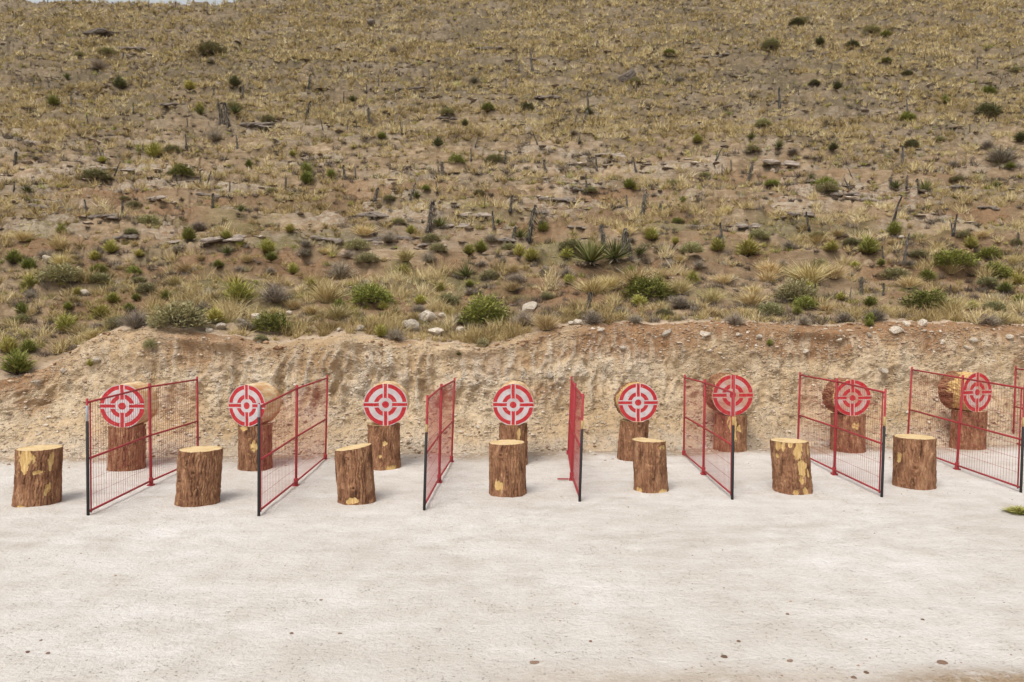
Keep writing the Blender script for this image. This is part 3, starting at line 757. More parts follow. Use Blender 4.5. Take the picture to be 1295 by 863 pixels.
# ------------------------------------------------------------------ blades, leaves
def blades(base, dirs, length, width, bend=.3, tint=None, rng=RNG, seg=2):
    """tapering strips: base (n,3), dirs (n,3) unit, length (n,), width (n,)"""
    n = len(base); length = np.broadcast_to(length, n); width = np.broadcast_to(width, n)
    a = rng.uniform(0, 2 * math.pi, n); side = np.stack([np.cos(a), np.sin(a), np.zeros(n)], 1)
    side = side - (side * dirs).sum(1)[:, None] * dirs; side /= np.linalg.norm(side, axis=1)[:, None] + 1e-9
    hor = dirs.copy(); hor[:, 2] = 0; hl = np.linalg.norm(hor, axis=1)[:, None] + 1e-6
    bv = hor / hl * np.broadcast_to(bend, n)[:, None]; bv[:, 2] -= .35 * np.broadcast_to(bend, n)
    w = (side * width[:, None]) * .5
    m = base + dirs * (length * .55)[:, None] + bv * (length * .18)[:, None]
    tip = base + dirs * length[:, None] + bv * (length * .6)[:, None]
    if seg == 2:
        V = np.stack([base - w, base + w, m - w * .85, m + w * .85, tip], 1).reshape(-1, 3); k = 5
        i = np.arange(n)[:, None] * 5
        Q = i + np.array([[0, 1, 3, 2]]); Tt = i + np.array([[2, 3, 4]])
    else:
        V = np.stack([base - w, base + w, tip], 1).reshape(-1, 3); k = 3
        i = np.arange(n)[:, None] * 3; Q = None; Tt = i + np.array([[0, 1, 2]])
    tint = rng.uniform(0, 1, n) if tint is None else tint
    return V, Q, Tt, np.repeat(tint, k)

def merge(parts):
    V = []; Q = []; T_ = []; A = []; n = 0
    for v, q, t, a in parts:
        V.append(v); A.append(a)
        if q is not None and len(q): Q.append(q + n)
        if t is not None and len(t): T_.append(t + n)
        n += len(v)
    return np.concatenate(V), (np.concatenate(Q) if Q else None), (np.concatenate(T_) if T_ else None), np.concatenate(A)

def mesh_of(name, parts, mat, smooth=False):
    V, Q, T_, A = merge(parts); return mk(name, V, Q, T_, mat, None, smooth, dict(tint=A), link=False)

def fan(n, rng, lo=.1, hi=1.2):
    a = rng.uniform(0, 2 * math.pi, n); e = rng.uniform(lo, hi, n)
    return np.stack([np.cos(a) * np.sin(e), np.sin(a) * np.sin(e), np.cos(e)], 1)

def dome_pts(n, rng, rx=.5, h=.8, shell=.45):
    d = rng.normal(size=(n, 3)); d[:, 2] = np.abs(d[:, 2]); d /= np.linalg.norm(d, axis=1)[:, None]
    lob = 1 + .42 * fbm(d[:, 0] * 2.6 + 7 * rng.uniform(), d[:, 1] * 2.6 + d[:, 2] * 2 + 5 * rng.uniform(), int(rng.integers(999)), 3) * 1.5
    rad = lob * (shell + (1 - shell) * rng.uniform(0, 1, n) ** .5)
    return d * rad[:, None] * np.array([rx, rx, h]), d

# unit meshes: radius 0.5, height about 1 (scaled per plant)
def make_green(seed, mat, n=1500):
    rng = np.random.default_rng(seed)
    parts = []
    d = fan(n, rng, .0, 1.25); L = rng.uniform(.45, 1.0, n) * (1 - .18 * (d[:, 2] < .5)) * (1 + .35 * fbm(d[:, 0] * 3, d[:, 1] * 3 + seed, seed, 2))
    b = d * (L * rng.uniform(.25, .75, n))[:, None] * np.array([.55, .55, 1.0])
    l = rng.uniform(.10, .26, n)
    dd = d + rng.normal(0, .35, (n, 3)); dd[:, 2] += .35; dd /= np.linalg.norm(dd, axis=1)[:, None]
    parts.append(blades(b, dd, l, rng.uniform(.012, .026, n), .25, rng.beta(2, 2.2, n), rng))
    me = mesh_of('foliage', parts, mat)
    n2 = 60; d2 = fan(n2, rng, .0, 1.1)
    st = mesh_of('stem', [blades(np.zeros((n2, 3)) - [0, 0, .04], d2 * np.array([.8, .8, 1]), rng.uniform(.4, .75, n2), .022, .1, None, rng)], M['stem'])
    return [('foliage', me), ('stem', st)]

def make_sage(seed, mat, n=3400):
    rng = np.random.default_rng(seed)
    p, d = dome_pts(n, rng, .5, .8, .5)
    dd = d + rng.normal(0, .55, (n, 3)); dd[:, 2] += .25; dd /= np.linalg.norm(dd, axis=1)[:, None]
    me = mesh_of('foliage', [blades(p, dd, rng.uniform(.05, .13, n), rng.uniform(.012, .027, n), .1, rng.beta(2, 2, n), rng)], mat)
    n2 = 90; d2 = fan(n2, rng, .1, 1.35)
    st = mesh_of('stem', [blades(np.zeros((n2, 3)) - [0, 0, .04], d2 * np.array([.6, .6, 1]), rng.uniform(.45, .85, n2), .02, .05, None, rng)], M['stem'])
    return [('foliage', me), ('stem', st)]

def make_dry(seed, n=420):
    rng = np.random.default_rng(seed)
    d = fan(n, rng, .05, 1.4); L = rng.uniform(.4, .95, n)
    p1 = blades(np.zeros((n, 3)) - [0, 0, .03], d * np.array([.62, .62, 1]), L, .012, .1, None, rng)
    k = 1300; i = rng.integers(0, n, k); b = (d * np.array([.62, .62, 1]))[i] * (L[i] * rng.uniform(.35, .95, k))[:, None]
    d2 = d[i] + rng.normal(0, .6, (k, 3)); d2[:, 2] += .2; d2 /= np.linalg.norm(d2, axis=1)[:, None]
    p2 = blades(b, d2, rng.uniform(.08, .24, k), .0095, .1, None, rng, 1)
    return [('twig', mesh_of('twig', [p1, p2], M['twig']))]

def make_tussock(seed, mat, n=520, hi=.95):
    rng = np.random.default_rng(seed)
    d = fan(n, rng, .0, hi); r = rng.uniform(0, .17, n) ; a = rng.uniform(0, 6.28, n)
    b = np.stack([r * np.cos(a), r * np.sin(a), np.full(n, -.03)], 1)
    L = rng.uniform(.45, 1.05, n)
    p = blades(b, d * np.array([.8, .8, 1]), L, rng.uniform(.011, .02, n), rng.uniform(.1, .55, n), rng.beta(2.2, 1.8, n), rng)
    return [('blade', mesh_of('blade', [p], mat))]

def make_yucca(seed, n=150):
    rng = np.random.default_rng(seed)
    d = fan(n, rng, .0, 1.42); L = rng.uniform(.34, .58, n)
    b = d * .03 + np.array([0, 0, .10])
    p = blades(b, d, L, rng.uniform(.015, .022, n), .04, np.clip(rng.beta(1.6, 2.2, n), 0, 1), rng)
    me = mesh_of('leaves', [p], M['yucca'])
    n2 = 60; a = rng.uniform(0, 6.28, n2); e = rng.uniform(1.6, 2.3, n2)
    d2 = np.stack([np.cos(a) * np.sin(e), np.sin(a) * np.sin(e), np.cos(e)], 1)
    p2 = blades(np.tile([0, 0, .12], (n2, 1)), d2, rng.uniform(.12, .26, n2), .022, -.1, None, rng)
    return [('leaves', me), ('dead_leaves', mesh_of('dead_leaves', [p2], M['skirt']))]

def make_trunk(seed, lean=.12, skirt=True, r=.09, taper=.75, fork=False):
    """unit height 1 trunk of a burnt yucca; ragged top"""
    rng = np.random.default_rng(seed)
    def stem(p0, p1, r0, r1, sd, nz=22, k=14):
        th = np.arange(k) * 2 * math.pi / k; t = np.linspace(0, 1, nz)
        TH, Tt = np.meshgrid(th, t); c = np.array(p0)[None, None] + (np.array(p1) - np.array(p0))[None, None] * Tt[..., None]
        c = c + .10 * np.stack([vnoise(Tt * 2.2, Tt * 0 + sd, sd), vnoise(Tt * 2.2, Tt * 0 + sd + 4, sd + 1), 0 * Tt], -1) * Tt[..., None]
        rr = (r0 + (r1 - r0) * Tt) * (1 + .28 * fbm(np.cos(TH) * 1.6 + sd, Tt * 7 + np.sin(TH) * 1.6, sd, 3)) * (1 + .35 * np.exp(-Tt / .07))
        V = c + np.stack([rr * np.cos(TH), rr * np.sin(TH), 0 * rr], -1)
        V[-1, :, 2] += .07 * fbm(np.cos(th) * 2, np.sin(th) * 2 + sd, sd, 2); V[0, :, 2] -= .12
        Q = grid_faces(nz, k, True); W = np.concatenate([V.reshape(-1, 3), [V[-1].mean(0) - [0, 0, .03]]])
        i = np.arange(k); b = (nz - 1) * k
        return W, Q, np.stack([b + i, b + (i + 1) % k, np.full(k, nz * k)], 1), np.zeros(len(W))
    top = (lean, rng.uniform(-.06, .06), 1.0)
    parts = [stem((0, 0, 0), top, r, r * taper, seed)]
    if fork: parts.append(stem((.02, 0, .02), (lean - .42, .05, .72), r * .7, r * .4, seed + 3))
    out = [('trunk', mesh_of('trunk', parts, M['dead'], True))]
    if skirt:
        n = 240; t = rng.uniform(.05, .99, n); a = rng.uniform(0, 6.28, n)
        b = np.stack([top[0] * t + r * .8 * np.cos(a), r * .8 * np.sin(a), t], 1)
        d = np.stack([np.cos(a) * .55, np.sin(a) * .55, np.full(n, -.8)], 1) + rng.normal(0, .22, (n, 3)); d /= np.linalg.norm(d, axis=1)[:, None]
        out.append(('leaf_skirt', mesh_of('leaf_skirt', [blades(b, d, rng.uniform(.10, .26, n), .02, 0, None, rng)], M['skirt'])))
    return out

def rock_mesh(name, seed, flat=.6, mat=None, sub=4, cuts=11, rough=.10, strata=0.):
    rng = np.random.default_rng(seed)
    bm = bmesh.new(); bmesh.ops.create_icosphere(bm, subdivisions=sub, radius=1)
    V = np.array([v.co[:] for v in bm.verts]); T_ = np.array([[v.index for v in f.verts] for f in bm.faces]); bm.free()
    for _ in range(cuts):
        n = rng.normal(size=3); n /= np.linalg.norm(n); dd = rng.uniform(.55, .86)
        s = V @ n - dd; V = V - np.where(s > 0, s * .93, 0)[:, None] * n
    N = V / np.linalg.norm(V, axis=1)[:, None]
    V = V + N * (rough * fbm(V[:, 0] * 3 + seed, V[:, 1] * 3 + V[:, 2] * 2.3, seed, 4))[:, None]
    if strata:
        V[:, :2] *= (1 + strata * np.sign(vnoise(V[:, 2] * 7, V[:, 2] * 0 + seed, seed)) * .5 * (1 + .6 * fbm(V[:, 0] * 2, V[:, 1] * 2, seed + 1, 2)))[:, None]
    V = V * np.array([1, .8, flat])
    return mk(name, V, None, T_, mat, None, False if strata else False, dict(tint=np.full(len(V), rng.uniform())), link=False)

G_V = [make_green(1000 + i, M['green']) for i in range(3)]
O_V = [make_green(1010 + i, M['olive']) for i in range(3)]
S_V = [make_sage(1020 + i, M['sage']) for i in range(3)]
D_V = [make_sage(1030 + i, M['green']) for i in range(2)]
F_G = [make_green(1210 + i, M['dull']) for i in range(3)]; F_D = [make_sage(1220 + i, M['dull']) for i in range(2)]
T_V = [make_dry(1040 + i) for i in range(3)]
W_V = [make_tussock(1050 + i, M['straw']) for i in range(4)]
Y_V = [make_yucca(1060 + i) for i in range(3)]
K_V = [make_trunk(1070, .05), make_trunk(1071, .28, True, .075, .6), make_trunk(1072, -.06, False, .085, .55), make_trunk(1073, .10, True, .10, .9), make_trunk(1074, .45, False, .06, .5), make_trunk(1075, .35, False, .075, .6, True)]
B_V = [rock_mesh('boulder', 1100 + i, .62 + .08 * (i % 3), M['rock']) for i in range(5)]
def outcrop(seed, mt='ledge'):
    rng = np.random.default_rng(seed); V = []; T_ = []; n = 0
    for k in range(9):
        me = rock_mesh('slab', seed * 31 + k, .5, None, 3, 10, .10)
        v = np.zeros(len(me.vertices) * 3, np.float32); me.vertices.foreach_get('co', v); v = v.reshape(-1, 3)
        t = np.zeros(len(me.polygons) * 3, np.int32); me.polygons.foreach_get('vertices', t)
        sx = rng.uniform(.25, .6); v = v * np.array([sx, sx * rng.uniform(.5, .9), rng.uniform(.25, .6)])
        a = rng.uniform(-.5, .5); c, sn = math.cos(a), math.sin(a); v = np.stack([v[:, 0] * c - v[:, 1] * sn, v[:, 0] * sn + v[:, 1] * c, v[:, 2] + v[:, 0] * rng.uniform(-.15, .15)], 1)
        v = v + np.array([rng.uniform(-.8, .8), rng.uniform(-.7, .7), 0]); v[:, 2] += .45 * v[:, 1] * 0 + rng.uniform(-.1, .15)
        V.append(v); T_.append(t.reshape(-1, 3) + n); n += len(v); bpy.data.meshes.remove(me)
    V = np.concatenate(V)
    return mk('rock_ledge', V, None, np.concatenate(T_), M[mt], None, False, dict(tint=np.zeros(len(V))), link=False)
BD_V = [rock_mesh('boulder', 1180 + i, .7, M['darkledge']) for i in range(3)]
L_V = [outcrop(1120 + i) for i in range(6)]; LD_V = [outcrop(1150 + i, 'darkledge') for i in range(5)]
P_V = [rock_mesh('stone', 1140 + i, .5, M['pebble'], 3, 9, .08) for i in range(4)]

# ------------------------------------------------------------------ plants placed on the hillside
placed = []     # (object, px, py, look)
TX = [154, 312, 487, 649, 807, 927, 1078, 1236]
def where(px, py):
    i = min(range(8), key=lambda k: abs(TX[k] - px))
    if abs(TX[i] - px) < 42: col = f'above {ordn[i]} target'
    else:
        k = sum(t < px for t in TX)
        col = 'left of all targets' if k == 0 else 'beyond the last target' if k == 8 else f'between {ordn[k-1]} and {ordn[k]} targets'
    band = ('near the skyline' if py < 45 else 'high on the hill' if py < 130 else 'on the upper middle slope' if py < 205 else 'on the middle slope' if py < 270 else
            'on the lower slope' if py < 335 else 'low on the slope' if py < 385 else 'at the bank top')
    return f'{band} {col}'

def put(kind, variants, i, px, py, hw_px, hfac, look, cat, group, rz=None, tall=None, zoff=0., sx=1.0):
    p = on_hill(px, py)
    s = p[1] / F
    w = 2 * hw_px * s; h = (tall * s) if tall else w * hfac
    var = variants[i % len(variants)]
    far = (w if not tall else h) / s < 15
    rz = RNG.uniform(0, 6.28) if rz is None else rz
    if not isinstance(var, list):
        o = obj(kind, var); o.location = p + np.array([0, 0, zoff * h]); o.rotation_euler = (RNG.uniform(-.15, .15), RNG.uniform(-.15, .15), rz)
        o.scale = (w / 2, w / 2 * .9, h)
    elif len(var) == 1:
        o = obj(kind, var[0][1]); o.location = p; o.rotation_euler = (0, 0, rz); o.scale = (w, w, h)
    else:
        o = thing(kind, None, None, p, rz); o.scale = (w, w, h)
        for nm, me in var: obj(nm, me, o)
    tag(o, None, cat, group); placed.append([o, px, py, look]); return o

bush = dict(
 G=('green_bush', G_V, .72, 'green bush', 'bush', 'green bushes on the hillside'),
 O=('yellow_green_bush', O_V, .76, 'yellowish green bush', 'bush', 'yellowish green bushes on the hillside'),
 S=('sage_bush', S_V, .52, 'grey green sage bush', 'bush', 'grey green sage bushes on the hillside'),
 D=('dark_green_bush', D_V, .58, 'dark green leafy bush', 'bush', 'dark green bushes on the hillside'),
 T=('dry_bush', T_V, .52, 'grey dry twiggy bush', 'dry bush', 'grey dry bushes on the hillside'),
 W=('grass_tussock', W_V, .66, 'straw yellow grass tussock', 'grass tussock', 'straw grass tussocks on the hillside'),
 Y=('yucca_plant', Y_V, .9, 'spiky green yucca', 'yucca', 'green yuccas on the hillside'))
# kind, px, py of the foot, half width in px
B = [('O',38,368,16),('O',84,421,18),('O',129,404,17),('O',143,384,12),('G',28,398,11),('O',272,409,16),('O',301,386,24),('O',176,326,8),('O',120,331,10),
 ('G',22,474,24),('O',12,448,16),('G',36,446,14),('S',79,356,24),('D',125,345,10),('D',170,346,8),('S',188,284,12),('S',122,230,15),('S',171,263,9),('S',227,416,31),('T',171,415,24),('S',152,412,14),
 ('T',252,292,14),('T',258,396,14),('T',128,419,15),('W',100,424,14),('W',120,430,13),('W',236,345,13),('W',152,344,6),('W',95,330,5),('W',222,362,14),('W',30,305,14),('W',75,318,14),
 ('O',338,322,14),('G',343,331,11),('O',371,347,10),('G',388,233,12),('O',510,351,14),('O',593,323,11),('G',608,321,13),('O',394,364,9),('D',470,383,23),('D',613,409,28),
 ('W',427,404,18),('W',414,382,22),('W',394,398,12),('W',372,391,12),('T',348,385,24),('T',430,353,24),('T',542,334,14),('S',465,333,14),('T',440,326,12),('T',500,431,15),('O',482,427,12),('T',310,417,14),('D',345,419,22,.5),('S',330,432,8),
 ('W',460,298,14),('S',505,285,7),('S',565,385,14),('T',583,410,14),('W',560,380,12),('O',556,370,10),('W',647,368,12),
 ('G',796,239,11),('S',959,303,13),('O',854,309,7),('S',644,318,10),('O',657,325,11),('O',672,332,13),('S',747,246,8),
 ('W',750,373,22),('W',806,362,24),('W',859,372,16),('W',900,384,15),('W',918,272,9),('W',819,296,10),('W',691,424,18),('W',949,388,18),('W',770,366,18),('W',838,372,14),
 ('T',859,389,19),('T',663,412,22),('T',750,415,17),('T',785,397,11),('T',653,358,15),('T',928,415,17),('T',803,412,13),('T',686,350,9),('D',818,378,27,.5),('O',946,325,20,.7),('T',706,402,10),('G',690,420,9),('W',728,392,12),('O',876,360,12),('T',690,345,8),('O',720,360,10),('S',722,318,13),
 ('G',1098,322,18),('D',1019,390,14),('G',1172,357,15),('D',1173,389,25,.5),('G',1289,389,13),('G',1271,371,12),('O',1063,380,9),('D',1248,328,15),('S',1046,244,12),('D',1258,352,18),('D',1205,337,24,.5),('S',1034,300,9),
 ('S',1006,379,22),('S',973,398,14),('S',1131,353,16),('S',1161,328,10),('W',1202,398,20),('W',1024,358,26),('W',1054,352,16),('W',1149,364,14),('W',1202,347,12),('W',1045,394,11),('W',1279,335,11),('W',975,348,17),
 ('T',1108,405,17),('T',1067,407,14),('T',1250,411,18),('T',1016,411,12),('T',998,315,12),('G',1100,416,9),('W',1267,410,12),('O',1229,392,10),('W',1240,405,12),
 ('G',151,112,11),('G',297,109,11),('G',68,136,10),('O',195,203,14),('G',387,221,11),('D',230,223,14),('O',253,143,8),('S',217,193,9),('S',136,70,9),('S',268,70,16),('T',125,91,14),('T',272,178,14),('S',295,140,10),('O',240,115,10),
 ('G',483,179,8),('G',554,185,9),('G',744,148,8),('D',617,141,7),('D',666,140,8),('G',588,162,7),('D',846,69,6),('S',565,145,8),('T',600,106,9),('S',625,205,10),
 ('D',1078,60,7),('D',1030,107,6),('D',1147,152,9),('D',1152,189,8),('G',1054,193,9),('D',1249,120,9),('D',1147,97,6),('O',882,181,9),('D',1044,239,12),('D',1248,147,15),('T',1248,189,12),('T',1266,207,24),('T',1003,198,9),('S',1012,31,9),('D',1120,46,6),('D',1007,33,8),('G',1290,180,10),('S',965,160,9),('S',975,62,10),('S',1102,42,9),('D',1121,79,6),
 ('Y',34,247,9),('Y',305,273,8),('Y',287,327,10),('Y',590,354,15),('Y',747,339,27),('Y',778,336,22),('Y',808,326,12),('Y',658,306,11),('Y',526,252,9),('Y',1133,241,9),('Y',1170,245,11),('Y',1025,229,7),('Y',556,290,12),('Y',630,284,6),('Y',254,147,9),('Y',298,146,9),('Y',446,132,8),('Y',85,102,6),('Y',950,178,8),('Y',985,192,8),('Y',1260,240,9)]
rx_ = np.random.default_rng(2024); tries = 0; extra = 0
while extra < 150 and tries < 6000:
    tries += 1; px = rx_.uniform(8, 1290); py = rx_.uniform(295, 412) if extra < 112 else rx_.uniform(60, 295)
    lipy = np.interp(px, LIP_PX, LIP_Y)
    if py > lipy - 4 or any(abs(b[1] - px) < 15 + b[3] and abs(b[2] - py) < 8 for b in B): continue
    B.append((rx_.choice(list('GOOSTTWWWWS') if py > 295 else list('GOSDTTSS')), px, py, rx_.uniform(7, 14) if py > 295 else rx_.uniform(5, 9))); extra += 1
for i, (k, px, py, hw_, *fl) in enumerate(B):
    nm, var, hf, look, cat, grp = bush[k]
    hf = fl[0] if fl else hf
    if py < 205 and k in 'GD' and i % 3: var = F_G if k == 'G' else F_D; look = 'dull ' + look
    put(nm, var, i, px, py, hw_ * (1.12 if k in 'GOSDTW' else 1.38), hf * RNG.uniform(.85, 1.12), look, cat, grp)

# dead yucca trunks: px, py of the foot, height in px, variant, mirrored lean
KT = [(765,318,31,0,1),(788,322,30,3,1),(797,323,32,0,-1),(668,305,42,1,1),(648,307,19,3,1),(742,246,23,2,1),(793,268,20,2,-1),(812,274,29,1,1),(833,274,15,3,1),(914,312,27,2,1),(743,395,24,3,1),
 (542,292,34,0,1),(519,252,19,1,1),(473,256,18,3,1),(625,291,21,2,1),(436,226,16,0,1),(450,225,14,2,1),(361,241,13,3,1),(560,225,18,3,1),(556,224,13,1,-1),(553,249,14,2,1),
 (1126,294,39,4,1),(1143,333,36,4,1),(1205,297,25,5,1),(1023,290,21,2,1),(1031,379,19,2,1),(1089,373,21,3,1),(1075,375,11,2,1),(1117,374,15,0,1),(1201,373,12,3,1),(1117,327,15,2,1),(1289,311,15,1,-1),(1126,240,15,0,1),(1146,240,15,1,1),(1162,244,15,0,1),(1298,309,12,2,1),
 (289,160,27,0,1),(283,155,24,1,-1),(278,156,18,2,1),(270,122,12,0,1),(307,122,13,3,1),(390,112,16,1,1),(386,150,21,1,1),(19,211,16,3,1),(90,136,13,0,1),(253,233,16,2,1),(237,160,10,0,1),(62,110,10,2,1),(178,113,12,5,1),(42,110,9,2,1),(180,195,10,1,1),
 (744,142,23,2,1),(721,128,12,5,1),(673,88,20,2,1),(656,89,11,0,1),(601,185,13,1,1),(596,204,14,2,1),(726,158,13,1,1),(738,157,15,1,1),(755,155,11,1,1),(583,60,9,2,1),(530,57,9,0,1),(464,118,10,3,1),
 (947,227,17,3,1),(925,215,12,0,1),(913,224,12,2,1),(986,137,24,2,1),(875,119,10,0,1),(1142,208,22,2,1),(1010,120,8,0,1),(1078,62,12,0,1),(1050,90,9,1,1),(1190,180,9,2,1),(1226,170,10,1,1),(1096,140,9,0,1),(1000,172,9,2,1),(898,115,8,1,-1),
 (92,5,8,2,1),(150,8,6,0,1),(188,9,9,2,1),(222,10,6,3,1),(262,11,7,2,1),(298,9,6,0,1),(337,6,8,2,1),(60,4,6,1,1),(355,16,9,1,1),(120,7,5,2,1),(20,25,8,1,1),(440,40,8,2,1),(770,45,8,0,1),(1180,60,8,2,1),(640,28,7,1,1)]
rx_ = np.random.default_rng(55)
while len(KT) < 150:
    px, py = rx_.uniform(5, 1290), 30 + 250 * rx_.uniform() ** 1.2
    if all(abs(k[0] - px) > 7 or abs(k[1] - py) > 6 for k in KT): KT.append((px, py, rx_.uniform(6, 10) + py * .035, int(rx_.choice([1, 2, 2, 4, 5, 0])), int(rx_.choice([-1, 1]))))
for i, (px, py, hp, v, mir) in enumerate(KT):
    o = put('dead_yucca_trunk', [K_V[v]], 0, px, py, hp * .5, 1, 'charred dead yucca trunk' if v in (0, 1, 3) else 'forked bleached dead trunk' if v == 5 else 'bare grey dead trunk', 'dead trunk', 'dead yucca trunks on the hillside', rz=RNG.uniform(-.5, .5) + (0 if mir > 0 else math.pi), tall=hp * 1.05)
    k_ = o.scale[2] * (.62 if hp < 14 else .85)
    o.scale = (k_, k_, o.scale[2]); o.rotation_euler = (RNG.uniform(-.16, .16), RNG.uniform(-.2, .2), o.rotation_euler[2])
# boulders on the hill and along the bank top
BO = [(540,406,17,0),(521,418,16,1),(583,421,8,2),(552,424,11,3),(623,414,9,4),(430,419,6,0),(455,418,8,1),(366,399,6,2),(351,401,6,3),(669,394,14,4),(723,422,6,0),(729,415,8,1),(559,402,6,2),(280,416,9,3),(265,421,6,4),(246,413,5,0),
 (469,34,8,1),(795,104,16,2),(1140,302,5,3),(305,408,7,0),(325,405,9,2),(61,331,9,4),(107,373,8,1)]
for px, py, hw_, v in BO:
    put('boulder', B_V if py > 300 else BD_V, v, px, py, hw_, .42, 'pale boulder' if py > 300 else 'dark boulder', 'boulder', 'boulders on the hillside', zoff=.45)
LE = [(322,160,26),(78,64,32),(127,42,26),(278,26,36),(170,62,18),(640,303,14),(415,305,22),(460,306,26),(505,300,20),(545,310,22),(575,285,18),(600,272,22),(705,252,24),(730,290,14),(680,268,18),(880,286,16),(945,286,18),(470,272,22),(60,262,26),(130,276,24),(160,300,20),(225,308,30),(285,303,26),(200,250,16),(268,246,20),(490,145,34),(565,152,14),(590,165,12),(655,158,10),(835,199,22),(770,196,22),(900,196,18),(985,206,24),(800,187,16),(690,122,18),(740,240,16),(1070,246,20),(1095,252,16),(1250,262,16),(1010,270,18),(1210,235,12),(860,97,22),(905,72,20),(555,30,18),(620,62,20),(1060,70,18),(40,180,16),(110,170,20),(215,132,16),(345,205,20),(150,215,18),(440,165,16),(520,112,18)]
LE = [l for k, l in enumerate(LE) if l[1] > 215 or k % 2 == 0]
for i, (px, py, hw_) in enumerate(LE):
    dk = py < 170
    o = put('rock_ledge', LD_V if dk else L_V, i, px, py + 2, hw_ * .85, .30, 'dark rough rock outcrop' if dk else 'flat layered rock ledge', 'rock ledge', 'rock ledges on the hillside', rz=RNG.uniform(-.2, .2) + (math.pi if i % 2 else 0), zoff=.08)
    o.rotation_euler = (RNG.uniform(.2, .32) * (-1 if i % 2 else 1), RNG.uniform(-.06, .06), o.rotation_euler[2])

# labels: same words only for what is told apart by its place within the few
from collections import defaultdict
by = defaultdict(list)
for rec in placed: by[f'{rec[3]} {where(rec[1], rec[2])}'].append(rec)
for lab, recs in by.items():
    if len(recs) == 1: recs[0][0]['label'] = lab; continue
    recs.sort(key=lambda r: r[1])
    words = {2: ['left one', 'right one'], 3: ['left one', 'middle one', 'right one']}.get(len(recs)) or [f'{ordn[i]} from left' for i in range(len(recs))]
    for r, w_ in zip(recs, words): r[0]['label'] = f'{lab}, {w_}'

# stones in the bank
BS = [(1117,469,8,'pale angular stone stuck in the bank left of the eighth target'),(1134,417,9,'largest pale rock on the bank top edge right of the seventh target'),(1229,430,6,'pale rock high on the bank above the eighth target'),(1276,427,6,'pale rock high on the bank at the far right'),(1165,410,9,'rough reddish rock on the bank top between seventh and eighth targets'),
 (1145,405,8,'broken rock slab on the bank crest right of the dry bush'),(1222,441,4,'small stone below the pale rock above the eighth target'),(1190,433,4,'small stone high on the bank left of the eighth target'),(845,421,7,'reddish rock high on the bank between fifth and sixth targets'),(893,422,7,'greyish pair of fragments high on the bank left of the sixth target'),(935,422,5,'pale stone high on the bank above the sixth target'),
 (960,425,5,'pale stone high on the bank right of the sixth target'),(790,440,5,'reddish stone in the bank above the fifth target'),(758,416,5,'reddish stone at the bank top left of the fifth target'),(697,474,5,'dark stone jutting from the bank right of the fourth target'),(1043,561,7,'dark rock at the bank foot left of the seventh target'),(603,540,4,'brown stone low in the bank left of the fourth target'),(124,456,6,'dark clod on the bare mound above the first target'),
 (48,484,6,'dark stone on the bank crest at the far left'),(82,468,6,'dark overhanging clod on the left bank crest'),(100,580,4,'stone at the bank foot left of the first target'),(860,567,6,'stone at the bank foot left of the sixth target'),(1018,445,4,'small stone in the bank between sixth and seventh targets'),(1060,428,5,'small pale stone in the bank above the seventh target'),(1100,424,5,'pale stone under the bank crest right of the seventh target')]
for i, (px, py, hp, lab) in enumerate(BS):
    p = on_bank(px, py); s = p[1] / F
    o = obj('bank_rock', B_V[i % 5]); o.location = p + np.array([0, .0, -.002]); w = hp * s * 1.15
    o.scale = (w, w, w * .8); o.rotation_euler = (RNG.uniform(-.5, .5), RNG.uniform(-.5, .5), RNG.uniform(0, 6.3))
    tag(o, lab, 'rock', 'rocks stuck in the earth bank')

# stones on the yard
GS = [(676,839,8,.35,'dark flat stone lying on the pale ground at bottom middle'),(747,811,3,.8,'small round dark pebble on pale ground near the bottom middle'),(916,831,6,.5,'brown flat stone on pale ground below the sixth target'),(934,812,4,.6,'small grey stone on pale ground just above the brown flat stone'),(999,837,5,.6,'grey stone on pale ground at bottom, below the sixth front stump'),(1192,839,9,.45,'largest smooth reddish stone lying at the bottom right'),(1096,853,5,.8,'round red brown stone at the bottom edge'),(1080,859,6,.6,'brown stone at the bottom edge left of the round red one'),(1232,858,13,.3,'flat brown slab half buried in the dirt at bottom right'),(996,777,3,.7,'tiny dark pebble on the pale ground below the sixth front stump'),(1167,785,3,.7,'tiny dark pebble on the pale ground below the seventh front stump'),
 (369,802,4,.5,'small dark stone on pale ground at lower left, left of a pair'),(430,801,4,.4,'small dark stone on pale ground at lower left, right of a pair'),(61,829,4,.6,'small brown stone at the lower left corner, right of three'),(35,827,4,.6,'pale brown stone at the lower left corner, left of three'),(52,811,3,.6,'small stone at the lower left corner, topmost of three'),(406,760,3,.5,'tiny dark pebble on the pale ground below the third front stump')]
for i, (px, py, hp, fl, lab) in enumerate(GS):
    p = on_ground(px, py); s = p[1] / F; w = hp * s * .8
    o = obj('stone', P_V[i % 4]); o.scale = (w, w * 1.1, w * fl * 1.6); o.rotation_euler = (0, RNG.uniform(-.1, .1), RNG.uniform(-.6, .6))
    o.location = (p[0], p[1], float(gz(p[0], p[1])) + w * fl * .30); tag(o, lab, 'stone', 'stones lying on the pale ground')

# the low weed at the right edge of the yard
p = on_ground(1290, 650); o = thing('low_weed', 'low green weed growing in the pale ground at the right edge', 'weed', p); o.scale = (.40, .34, .08)
for nm, me in O_V[1]: obj(nm, me, o)
